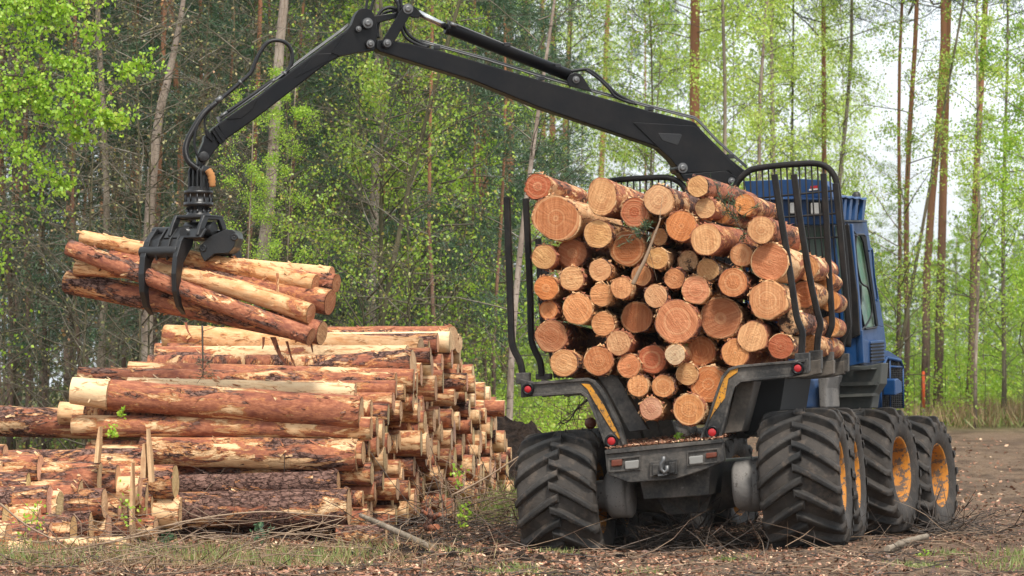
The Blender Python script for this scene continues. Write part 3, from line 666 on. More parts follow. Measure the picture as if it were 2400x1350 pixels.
fb(mb, 'extension_collar', M['black'], stk, bevel=.006)
mb = MB(); plate(mb, [z1(*p) for p in ((470, 742), (520, 818), (485, 860), (455, 905), (432, 918), (408, 915), (396, 895), (400, 862), (428, 800), (432, 770))], .13, .065)
plate(mb, [z1(*p) for p in ((434, 730), (448, 726), (485, 790), (478, 806), (440, 770))], .03, .08)
tip = fb(mb, 'extension_tip', M['black'], stk, bevel=.01)
# hydraulic pipes along the boom and the stick
mb = MB()
for dy, off in ((-5, .03), (-9, -.03)):
    q = [z5(*p) for p in ((210, 200), (290, 222), (520, 285), (780, 365), (1000, 428), (1280, 505), (1495, 560), (1520, 580), (1600, 665), (1665, 725), (1740, 790))]
    mb.tube([B(x, y + dy + 3, off) for x, y in q], .0095, 8)
fb(mb, 'boom_pipe', M['steel'], boom)
mb = MB(); mb.tube([B(*z1(x, y - 6), .03) for x, y in ((1245, 150), (1195, 190), (960, 362), (735, 535), (520, 686))], .010, 8)
mb.tube([B(*z1(x, y - 14), -.01) for x, y in ((1245, 150), (1195, 190), (960, 362), (735, 535), (560, 656))], .010, 8)
plate(mb, [z1(*p) for p in ((497, 662), (520, 655), (540, 690), (515, 696))], .04, .02); mb.tube([B(*z1(520, 662), .02), B(*z1(560, 632), .02)], .017, 8)
fb(mb, 'stick_pipe', M['steel'], stk)
mb = MB()
for x, y in (z5(282, 225), z5(612, 213), z5(772, 370), z5(1283, 512), z5(1660, 735), z5(850, 312), z5(60, 180)): mb.box(B(x, y - 1, 0), bd * .035, bn * .06, Z1 * .022)
fb(mb, 'pipe_clamp', M['blackdark'], boom, bevel=.004)
def hose(pts, r_=.015, off=0, parent=None, n=10, name='hose', mat='hose', conv=None):
    path = catmull([B(x, y, (off[i] if hasattr(off, '__len__') else off)) for i, (x, y) in enumerate(pts)], 6)
    mb = MB(); mb.tube(path, r_, n); return fb(mb, name, M[mat], parent or boom), path
hose([z5(*p) for p in ((905, 335), (940, 330), (990, 326), (1035, 350), (1085, 398), (1130, 440), (1180, 468), (1225, 488))], .019, .02)
hose([z5(*p) for p in ((990, 330), (1040, 365), (1090, 412), (1120, 448), (1165, 472), (1210, 486))], .014, .06)
hose([z1(*p) for p in ((1540, 20), (1550, 90), (1560, 150), (1590, 200), (1650, 240), (1700, 262))], .019, .03)
hose([z1(*p) for p in ((1520, 0), (1535, 80), (1545, 160), (1575, 215), (1640, 252), (1690, 268))], .017, .08)
hose([z1(*p) for p in ((1405, 210), (1398, 150), (1410, 95), (1440, 55), (1485, 42), (1530, 60))], .019, .03)
hose([z1(*p) for p in ((1415, 215), (1410, 160), (1425, 110), (1450, 75), (1490, 62), (1530, 75))], .017, -.03)
hose([z1(*p) for p in ((1345, 60), (1352, 0), (1372, -40), (1420, -62), (1475, -40), (1510, 0), (1540, 60))], .015, .05)
hose([z1(*p) for p in ((1370, 70), (1385, 10), (1410, -25), (1460, -30), (1510, -10), (1545, 30), (1560, 60))], .015, 0)
hose([z1(*p) for p in ((1530, -60), (1540, -10), (1545, 60))], .018, .04); hose([z1(*p) for p in ((1500, -60), (1515, -10), (1535, 60))], .016, .0)
# loops above the stick, running down to the rotator
gx = hose([z1(*p) for p in ((880, 425), (905, 395), (925, 350), (925, 290), (895, 245), (845, 228), (790, 240), (750, 290), (720, 350), (695, 410), (640, 462), (560, 530), (500, 580))], .021, .02, stk)
hose([z1(*p) for p in ((890, 418), (820, 455), (740, 510), (640, 580), (560, 632))], .019, .01, stk)
sl_, path = hose([z1(*p) for p in ((500, 580), (450, 620), (410, 665), (370, 730), (335, 800), (325, 860), (345, 915), (395, 955), (430, 985), (448, 1030), (450, 1075))], .027, .03, stk, 14, 'sleeved_hose', 'blackdark')
mb = MB()
for i in range(4, len(path) - 8): 
    for u_ in (0, .5):
        p = path[i].lerp(path[i + 1], u_); d = (path[i + 1] - path[i]).normalized(); mb.lathe(p, d, [(-.007, .0275), (-.004, .033), (.004, .033), (.007, .0275)], 12)
fb(mb, 'spiral_guard', M['blackdark'], sl_)
hose([z1(*p) for p in ((460, 610), (420, 660), (385, 730), (375, 800), (385, 860), (405, 900))], .014, .05, stk)
hose([z1(*p) for p in ((440, 735), (432, 680), (450, 640), (480, 600))], .010, .0, stk)
mb = MB()
for a, b in (((640, 462), (628, 470)), ((530, 548), (500, 575)), ((880, 420), (892, 412)), ((815, 452), (825, 462))): mb.tube([B(*z1(*a), .02), B(*z1(*b), .02)], .029, 10)
fb(mb, 'hose_fitting', M['steel'], stk)
# ---- grapple
GC = Vector((P(465, 540, 36.3).x, 36.3, 0)); ga = math.radians(28); gA = Vector((math.cos(ga), -math.sin(ga), 0)); gB = Vector((-math.sin(ga), -math.cos(ga), 0))
def GZ(py): return P(465, py, 36.3).z
def G(a, b, z): return Vector((GC.x, GC.y, z)) + gA * a + gB * b
mb = MB(); zt = GZ(505)
for s0, s1 in ((-1, 1),):
    for a0 in (-.19, .15):                                        # arched cheeks left and right of the link
        mb.prism([G(a0, -.17, zt), G(a0, .17, zt), G(a0, .24, zt - .10), G(a0, .30, zt - .22), G(a0, .22, zt - .23), G(a0, .15, zt - .12), G(a0, .10, zt - .05), G(a0, -.10, zt - .05), G(a0, -.15, zt - .12), G(a0, -.22, zt - .23), G(a0, -.30, zt - .22), G(a0, -.24, zt - .10)], gA * .04)
mb.prism([G(-.19, -.17, zt), G(.19, -.17, zt), G(.19, .17, zt), G(-.19, .17, zt)], Z1 * -.035)
mb.prism([G(-.24, .20, zt - .14), G(.22, .20, zt - .14), G(.22, .30, zt - .24), G(-.24, .30, zt - .24)], (Z1 * -.02 - gB * .03))
mb.prism([G(-.24, -.20, zt - .14), G(.22, -.20, zt - .14), G(.22, -.30, zt - .24), G(-.24, -.30, zt - .24)], (Z1 * -.02 + gB * .03))
grp = fb(mb, 'grapple_frame', M['blackdark'], bevel=.01)
mb = MB(); mb.tube([G(-.18, -.05, zt - .14), G(.16, -.05, zt - .14)], .075, 20); mb.tube([G(0, -.28, zt - .19), G(0, .28, zt - .19)], .05, 16); fb(mb, 'grapple_cylinder', M['blackdark'], grp)
# rotator stack and suspension yoke
mb = MB(); cz = G(0, 0, GZ(508))
prof = [(0, .13), (.03, .13), (.05, .115), (.13, .115), (.135, .155), (.19, .155), (.195, .14), (.30, .14), (.305, .152), (.345, .152), (.35, .115), (.40, .105), (.41, 0.0)]
mb.lathe(cz, (0, 0, 1), [(a * .78, r_) for a, r_ in prof], 36)
for i in range(12):
    a = i * math.pi / 6; mb.lathe(cz + Vector((.122 * math.cos(a), .122 * math.sin(a), .05)), (0, 0, 1), [(0, .014), (.02, .014), (.02, .009), (.045, .009), (.045, 0.0)], 8)
    mb.tube([cz + Vector((.142 * math.cos(a), .142 * math.sin(a), .15)), cz + Vector((.142 * math.cos(a), .142 * math.sin(a), .235))], .008, 6)
rot = fb(mb, 'rotator', M['blackdark'], grp)
mb = MB(); z0 = GZ(443); zp = GZ(405)
for a in (-.075, -.025, .03, .075):
    mb.prism([G(a, -.09, z0 - .03), G(a, .09, z0 - .03), G(a, .085, zp + .02), G(a, .05, zp + .07), G(a, -.05, zp + .07), G(a, -.085, zp + .02)], gA * .02)
mb.tube([G(-.12, 0, zp), G(.13, 0, zp)], .028, 14)
tipc = B(*z1(420, 888), 0)
mb.tube([G(0, 0, zp), (G(0, 0, zp) + tipc) / 2, tipc], [.05, .045, .06], 12)
mb.lathe(tipc + bn * .09, bn, [(-.18, .055), (0, .055), (.01, .05), (.012, 0.0)], 20)
fb(mb, 'link_yoke', M['blackdark'], rot, bevel=.005)
mb = MB(); yy = [P(x, y, 36.2) for x, y in ((487, 398), (495, 412), (498, 438))]; mb.tube(catmull(yy, 6), [.032, .04, .033, .042, .034, .044, .035, .043, .034, .04, .032, .036, .028], 12); fb(mb, 'hose_wrap', M['wrap'], rot)
# jaws: profile in (b, z) extruded along the logs
def jaw(a0, th, side, name, thick=1.0, curl=1.0):
    zt_ = GZ(536); pr_o = [(.10, 0), (.22, -.03), (.34, -.14), (.42, -.30), (.445, -.48), (.43, -.66), (.36, -.82), (.24, -.90)]
    pr_i = [(.27, -.86), (.325, -.78), (.345, -.66), (.335, -.50), (.29, -.36), (.20, -.26), (.12, -.18), (.10, -.10)]
    mb = MB(); mb.prism([G(a0, side * b, zt_ + z * curl) for b, z in pr_o + pr_i], gA * th); return fb(mb, name, M['blackdark'], grp, bevel=.012, seg=2)
jaw(-.45, .07, 1, 'tine'); jaw(-.045, .06, 1, 'tine'); jaw(.0, .05, -1, 'tine', curl=.95); jaw(.22, .05, -1, 'tine', curl=.95)
mb = MB(); zj = GZ(536)
for a0 in (-.40, -.28, -.15, -.06): mb.prism([G(a0, b, zj + z) for b, z in ((.08, .02), (.20, .0), (.33, -.12), (.40, -.26), (.38, -.34), (.31, -.30), (.24, -.2), (.12, -.1))], gA * .022)
mb.prism([G(-.46, b, zj + z) for b, z in ((.12, -.02), (.30, -.12), (.36, -.24), (.34, -.26), (.27, -.15), (.12, -.06))], gA * .44)
mb.tube([G(-.48, .34, zj - .25), G(-.02, .34, zj - .25)], .062, 18); mb.tube([G(-.46, .14, zj - .03), G(.0, .14, zj - .03)], .05, 16)
fb(mb, 'jaw_plate', M['blackdark'], grp, bevel=.006)
mb = MB()   # big side plate of the hinge facing right
pl = [z4(*p) for p in ((990, 545), (1010, 520), (1060, 482), (1150, 443), (1195, 445), (1215, 462), (1222, 500), (1205, 560), (1170, 600), (1075, 605), (1010, 655), (985, 610), (975, 575))]
nrm = (gA * .35 + gB * .94).normalized(); pz = [hit(x, y, G(.12, .10, 0), nrm) for x, y in pl]; mb.prism(pz, -nrm * .35)
for x, y in (z4(1000, 568), z4(1208, 495)): mb.lathe(hit(x, y, G(.12, .10, 0), nrm), nrm, [(-.02, .04), (.012, .04), (.018, .03), (.012, .012), (.02, 0.0)], 18)
fb(mb, 'hinge_plate', M['blackdark'], grp, bevel=.01)
mb = MB(); mb.tube([G(.0, -.30, zj - .22), G(.24, -.30, zj - .22)], .06, 16); mb.prism([G(.0, -.1, zj - .02), G(.0, -.30, zj - .14), G(.0, -.34, zj - .28), G(.0, -.28, zj - .22)], gA * .24); fb(mb, 'jaw_plate', M['blackdark'], grp, bevel=.006)
# ---- front frame: cab, engine hood
XS = .86; YB = -.95
def S(x, y, xl=XS): return FX(*z8(x, y), xl)
def K(x, y, yl=YB): return FRp(*z8(x, y), yl)
cabe = empty('cab', (0, 0, 0), parent=FWD)
mb = MB()  # side wall with its window opening made of four pieces
side_o = [(560, 318), (640, 312), (688, 610), (712, 760), (728, 870), (712, 940), (655, 960), (612, 950), (600, 830)]
win = [(583, 372), (592, 366), (624, 366), (632, 374), (655, 560), (686, 775), (682, 784), (636, 792), (628, 788), (610, 700)]
mb.prism([S(*p) for p in ((540, 312), (640, 312), (650, 372), (632, 374), (624, 366), (592, 366), (583, 372), (545, 372))], -rF * .04)
mb.prism([S(*p) for p in ((632, 374), (650, 372), (688, 610), (718, 786), (686, 775), (655, 560))], -rF * .04)
mb.prism([S(*p) for p in ((568, 372), (583, 372), (610, 700), (628, 788), (590, 800), (576, 600))], -rF * .04)
mb.prism([S(*p) for p in ((590, 800), (628, 788), (636, 792), (682, 784), (686, 775), (718, 786), (728, 872), (712, 942), (640, 960), (600, 945))], -rF * .04)
# roof
mb.prism([S(*p) for p in ((518, 296), (642, 300), (640, 312), (520, 312))], -rF * 1.75)
wallo = fb(mb, 'cab_wall', M['blue'], cabe, bevel=.006)
mb = MB(); mb.prism([S(*p, XS - .015) for p in win], -rF * .012); glo = fb(mb, 'side_window', M['glass'], cabe)
mb = MB(); wl = [S(*p, XS + .012) for p in win]; mb.tube(wl + [wl[0]], .014, 6); fb(mb, 'window_seal', M['hose'], glo)
mb = MB(); mb.prism([S(*p, XS + .01) for p in ((606, 372), (630, 376), (654, 560), (684, 774), (676, 778), (645, 560), (618, 400))], rF * .02); fb(mb, 'window_frame', M['dark'], glo)
# rear wall: posts, sill, window, visor
mb = MB()
mb.prism([K(*p) for p in ((470, 310), (486, 310), (512, 560), (540, 820), (560, 960), (500, 960), (488, 640))], fF * .08)
mb.prism([K(*p) for p in ((560, 318), (572, 318), (608, 720), (620, 945), (590, 945), (578, 640))], fF * .06)
mb.prism([K(*p) for p in ((110, 700), (618, 800), (625, 945), (540, 965), (110, 960))], fF * .05)
mb.prism([K(*p) for p in ((80, 300), (96, 300), (110, 960), (90, 960))], fF * .08)
fb(mb, 'rear_wall', M['blue'], cabe, bevel=.006)
mb = MB(); mb.prism([K(*p, YB + .05) for p in ((488, 330), (560, 330), (600, 800), (540, 810))], fF * .02); mb.prism([K(*p, YB + .1) for p in ((96, 320), (480, 335), (505, 700), (110, 700))], fF * .012)
fb(mb, 'rear_window', M['glass'], cabe)
mb = MB()
mb.prism([K(*p, YB + 1.5) for p in ((96, 300), (575, 330), (640, 800), (110, 800))], fF * .05); mb.prism([K(*p, YB + .7) for p in ((200, 560), (360, 560), (370, 760), (200, 760))], fF * .3)
fb(mb, 'cab_interior', M['dark'], cabe)
mb = MB()
mb.prism([K(*p, YB - .30) for p in ((84, 124), (200, 120), (350, 114), (440, 120), (470, 150), (480, 200), (100, 206))], fF * .30)
mb.prism([K(*p, YB - .28) for p in ((108, 206), (500, 206), (505, 318), (400, 322), (130, 318))], fF * .22)
vis = fb(mb, 'light_visor', M['blue'], cabe, bevel=.008)
mb = MB(); mb.prism([K(*p, YB - .34) for p in ((96, 200), (300, 198), (515, 203), (515, 212), (300, 207), (96, 209))], fF * .1); fb(mb, 'visor_ledge', M['bluepale'], vis, bevel=.004)
for (x0, y0, x1, y1) in ((290, 222, 322, 272), (384, 222, 428, 274)):
    mb = MB(); mb.prism([K(*p, YB - .32) for p in ((x0 - 7, y0 - 6), (x1 + 7, y0 - 7), (x1 + 8, y1 + 5), (x0 - 6, y1 + 6))], fF * .06); wl_ = fb(mb, 'lamp_case', M['dark'], vis)
    wl_.name = 'lamp_case'
    mb = MB(); mb.prism([K(*p, YB - .335) for p in ((x0, y0), (x1, y0 - 1), (x1 + 1, y1), (x0 + 1, y1))], fF * .05); fb(mb, 'work_lamp', M['lamp'], vis, bevel=.012)
mb = MB(); mb.prism([K(*p, YB - .31) for p in ((385, 146), (418, 144), (418, 156), (385, 158))], fF * .02); fb(mb, 'red_sticker', M['red'], vis)
mb = MB(); mb.prism([K(*p, YB - .31) for p in ((378, 160), (420, 157), (420, 163), (378, 168))], fF * .02); fb(mb, 'white_sticker', M['lamp'], vis)
# corrugated hood over the side lamps
mb = MB(); V = []; n = 25
for i in range(n):
    t = i / (n - 1); x = 512 + 128 * t; y = 192 + 14 * t + 5 * abs(math.sin(t * math.pi * 4)); a = FX(*z8(x, y), XS + .08); V += [a, a - rF * .5, a + Z1 * .018, a - rF * .5 + Z1 * .018]
Fc = []
for i in range(n - 1):
    for (p, q) in ((0, 1), (3, 2), (2, 0), (1, 3)): Fc.append((i * 4 + p, i * 4 + q, i * 4 + 4 + q, i * 4 + 4 + p))
mb.add(V, Fc, 0, False); fb(mb, 'lamp_hood', M['bluepale'], cabe)
mb = MB()
for x0 in (520, 540, 565, 592, 625): mb.prism([S(x0, 206, XS + .06), S(x0 + 11, 206, XS + .06), S(x0 + 3, 300, XS + .06), S(x0 - 8, 300, XS + .06)], -rF * .05)
fb(mb, 'hood_strut', M['blue'], cabe, bevel=.003)
mb = MB(); mb.prism([S(516, 206, XS - .05), S(638, 210, XS - .05), S(626, 298, XS - .05), S(514, 298, XS - .05)], -rF * .3); fb(mb, 'lamp_recess', M['dark'], cabe)
for x0 in (551, 577, 606): mb = MB(); mb.lathe(S(x0, 245, XS - .02), (rF - fF * .5), [(-.05, .05), (.02, .05), (.03, 0.0)], 14); fb(mb, 'side_lamp', M['white'], cabe)
mb = MB(); mb.lathe(S(592, 205, XS - .3), (0, 0, 1), [(0, .05), (.05, .05), (.08, .03), (.085, 0.0)], 14); mb.prism([S(510, 300, XS + .05), S(640, 302, XS + .05), S(640, 308, XS + .05), S(510, 306, XS + .05)], -rF * .3)
fb(mb, 'roof_trim', M['blackdark'], cabe)
mb = MB(); mb.tube(catmull([S(*p, XS + .07) for p in ((648, 440), (656, 434), (664, 440), (674, 560), (688, 655), (682, 662))], 4), .012, 8); fb(mb, 'handrail', M['blue'], cabe)
# black hoses on the cab's rear corner
mb = MB()
for pts in (((548, 318), (575, 345), (590, 372), (588, 420), (594, 500), (612, 580), (640, 600)), ((540, 350), (560, 360), (596, 372)), ((640, 598), (655, 640), (662, 720), (640, 770), (612, 800), (560, 850)), ((612, 590), (612, 680), (596, 740), (560, 800)), ((538, 330), (556, 370), (560, 480), (572, 640), (566, 760), (520, 880))):
    mb.tube(catmull([S(*p, XS + .05) for p in pts], 5), .012, 7)
fb(mb, 'cable', M['hose'], cabe)
mb = MB(); mb.prism([K(*p, YB - .05) for p in ((530, 322), (556, 322), (596, 640), (606, 820), (560, 840), (548, 620))], fF * .04); fb(mb, 'corner_pillar', M['stake'], cabe, bevel=.006)
# louvred box below the window
mb = MB(); mb.prism([S(*p, XS + .10) for p in ((656, 848), (718, 842), (724, 935), (660, 946))], -rF * .14); mb.prism([S(*p, XS + .09) for p in ((622, 838), (656, 848), (660, 946), (628, 948))], -rF * .12)
lou = fb(mb, 'louvre_box', M['blue'], bevel=.006)
mb = MB()
for i in range(6): y0 = 856 + i * 15; mb.prism([S(662, y0 + 2, XS + .115), S(718, y0 - 3, XS + .115), S(719, y0 + 4, XS + .115), S(662, y0 + 9, XS + .115)], -rF * .02)
fb(mb, 'louvre', M['dark'], lou)
# belly under the cab
mb = MB(); mb.prism([K(*p, YB + .25) for p in ((450, 960), (640, 958), (708, 945), (700, 1040), (668, 1090), (660, 1150), (440, 1160))], fF * .25); fb(mb, 'belly_plate', M['belly'], bevel=.01)
mb = MB(); mb.prism([K(*p, YB + .15) for p in ((470, 1035), (680, 1030), (676, 1046), (470, 1052))], fF * .2); mb.prism([K(*p, YB + .15) for p in ((455, 1090), (665, 1082), (663, 1096), (455, 1104))], fF * .2)
mb.prism([K(*p, YB + .05) for p in ((560, 975), (660, 968), (660, 974), (562, 982))], fF * .2); fb(mb, 'step', M['belly'])
mb = MB(); mb.prism([K(*p, YB - .2) for p in ((252, 1046), (320, 1030), (400, 1015), (416, 1060), (418, 1152), (248, 1152))], fF * .6); bb = fb(mb, 'tank', M['bluepale'], bevel=.03, seg=3)
mb = MB()
for i in range(9): mb.prism([K(*p, YB - .21) for p in ((290, 1052 + i * 9), (314, 1050 + i * 9), (314, 1054 + i * 9), (290, 1056 + i * 9))], fF * .02)
fb(mb, 'tank_vent', M['dark'], bb)
mb = MB(); mb.prism([K(*p, YB - .3) for p in ((416, 1005), (470, 1000), (455, 1060), (455, 1150), (425, 1150), (420, 1060))], fF * .5); fb(mb, 'joint_post', M['grey'], bevel=.02)
# engine hood with guard mesh
mb = MB(); mb.prism([S(*p, XS - .02) for p in ((718, 930), (735, 900), (790, 935), (800, 1000), (802, 1150), (700, 1150), (690, 1000))], -rF * 1.5); eng = fb(mb, 'engine_cover', M['dark'])
mb = MB(); gp_ = lambda x, y: S(x, y, XS + .02)
for pts in (((728, 922), (790, 935), (802, 965)), ((700, 1000), (702, 1150)), ((802, 965), (804, 1150)), ((742, 935), (744, 1150)), ((728, 922), (712, 960), (700, 1000)), ((742, 962), (802, 965)), ((688, 1010), (690, 1150))): mb.tube([gp_(*p) for p in pts], .02 if pts[0][0] < 740 else .014, 6)
mb.prism([gp_(712, 905), gp_(735, 890), gp_(790, 925), gp_(795, 940), gp_(728, 925)], -rF * 1.4)
fb(mb, 'guard_frame', M['blue'], eng)
mb = MB()
for i in range(11): mb.tube([gp_(705 + i * 9.3, 1150), gp_(703 + i * 9.3, 940 + 0 * i)], .0035, 4)
for i in range(20): mb.tube([gp_(703, 960 + i * 10), gp_(802, 960 + i * 10)], .0035, 4)
fb(mb, 'guard_mesh', M['stake'], eng)
mb = MB(); mb.prism([S(*p, XS + .16) for p in ((766, 1022), (782, 1016), (798, 1030), (800, 1080), (768, 1092))], -rF * .14); fb(mb, 'mirror_box', M['blue'], bevel=.012)
# orange beacon lens low at the left
mb = MB(); c_ = R(1385, 992, .3); mb.lathe(c_, -fR, [(0, .055), (.03, .06), (.05, .03), (.052, 0)], 16); fb(mb, 'side_marker', M['orange'])
# ------------------------------------------------ logs
NZ = [0]
def make_log(A, Bv, rA, rB, label, group, bark=(.5, .5, .3), end=(.80, .40, .18), name='log', nseg=26, nring=9, lob=.035, lobn=None, ell=(1, 0), bend=0, bdir=None, cutmat='cut', wob=.012, cat_='log', flakes=0, fringe=0):
    A = Vector(A); Bv = Vector(Bv); L = (Bv - A).length; ax = (Bv - A).normalized(); NZ[0] += 1; sd = NZ[0] * 7.31
    q = ax.to_track_quat('Z', 'Y'); ph = random.random() * 6.28
    oc = [(1 + lob * noise.noise(Vector((math.cos(2 * math.pi * k_ / nseg) * 1.6 + sd, math.sin(2 * math.pi * k_ / nseg) * 1.6, 0))) * 2 + (lob * .9 * (abs(math.sin(lobn * math.pi * k_ / nseg)) - .5) if lobn else 0) + (random.random() - .5) * lob * .35) for k_ in range(nseg)]
    qi = q.inverted(); bl = Vector((0, 0, 0)) if not bend else (qi @ Vector(bdir or (0, 0, 1))) * bend
    ca, sa = math.cos(ell[1]), math.sin(ell[1])
    def pt(k_, rr, z):
        a = 2 * math.pi * k_ / nseg + 0; x = math.cos(a) * rr; y = math.sin(a) * rr; u_ = (x * ca + y * sa) * ell[0]; v_ = (-x * sa + y * ca) / ell[0]
        return Vector((u_ * ca - v_ * sa, u_ * sa + v_ * ca, z))
    mb = MB(); V = []
    zs = [0] + [L * t for t in np.linspace(.02, .98, nring)] + [L]
    first = [pt(k_, rA * oc[k_] * .93, .004) for k_ in range(nseg)]; V += first
    for i, z in enumerate(zs):
        t = z / L; r_ = rA + (rB - rA) * t
        for k_ in range(nseg):
            f = 1 + (oc[k_] - 1) * (1 - .5 * t) + (0 if i == 0 else wob * 2 * noise.noise(Vector((math.cos(6.283 * k_ / nseg) + sd, math.sin(6.283 * k_ / nseg), z * 2.2))))
            V.append(pt(k_, r_ * f, z) + bl * math.sin(math.pi * t))
    nr = len(zs) + 1
    Fc = [(i * nseg + k_, i * nseg + (k_ + 1) % nseg, (i + 1) * nseg + (k_ + 1) % nseg, (i + 1) * nseg + k_) for i in range(nr - 1) for k_ in range(nseg)]
    mb.add(V, Fc, 0, True); o = len(mb.v) - nseg
    mb.f.append(tuple(o + k_ for k_ in range(nseg))); mb.m.append(1); mb.s.append(False)
    ob = mb.build(name, [M['bark'], M['cut']]); ob.location = A; ob.rotation_mode = 'QUATERNION'; ob.rotation_quaternion = q; ob.color = (*bark, 1); tag(ob, label, cat_, group)
    mb = MB(); V = []; rg = [.95, .7, .4, .12]
    for f_ in rg:
        for k_ in range(nseg): V.append(pt(k_, rA * (1 + (oc[k_] - 1) * f_) * f_, -.002 - .006 * (1 - f_) + (.003 * random.random() if f_ < .9 else 0)))
    Fc = [(i * nseg + (k_ + 1) % nseg, i * nseg + k_, (i + 1) * nseg + k_, (i + 1) * nseg + (k_ + 1) % nseg) for i in range(3) for k_ in range(nseg)] + [tuple(3 * nseg + k_ for k_ in range(nseg))[::-1]]
    mb.add(V, Fc, 0, False); c = mb.build('cut_end', [M[cutmat]], ob); c.color = (*end, 1)
    flakes = int(flakes * min(1, L / 3))
    if flakes:
        V = []; Q = []
        for i in range(flakes + fringe):
            z = L * random.random() if i < flakes else random.uniform(-.012, .02); a = random.random() * 6.283; r_ = rA + (rB - rA) * z / L; ln = random.uniform(.02, .09); wd = random.uniform(.006, .02); lift = random.uniform(.004, .022)
            p = Vector((math.cos(a) * (r_ + .002), math.sin(a) * (r_ + .002), z)) + bl * math.sin(math.pi * z / L); n_ = Vector((math.cos(a), math.sin(a), 0)); t_ = Vector((-math.sin(a), math.cos(a), 0)); u_ = (Vector((0, 0, 1)) + t_ * random.gauss(0, .6)).normalized(); w2 = n_.cross(u_); o = len(V)
            V += [p - w2 * wd, p + w2 * wd, p + u_ * ln + n_ * lift + w2 * wd * .5, p + u_ * ln * 1.1 + n_ * lift * 1.3 - w2 * wd * .4]; Q.append((o, o + 1, o + 2, o + 3))
        f_ = np_mesh('loose_bark', [tuple(v) for v in V], Q, M['bark'], ob); f_.color = ob.color; f_['kind'] = 'stuff'
    return ob
def zl(x, y): return (1160 + x / 2.597, 380 + y / 2.597)
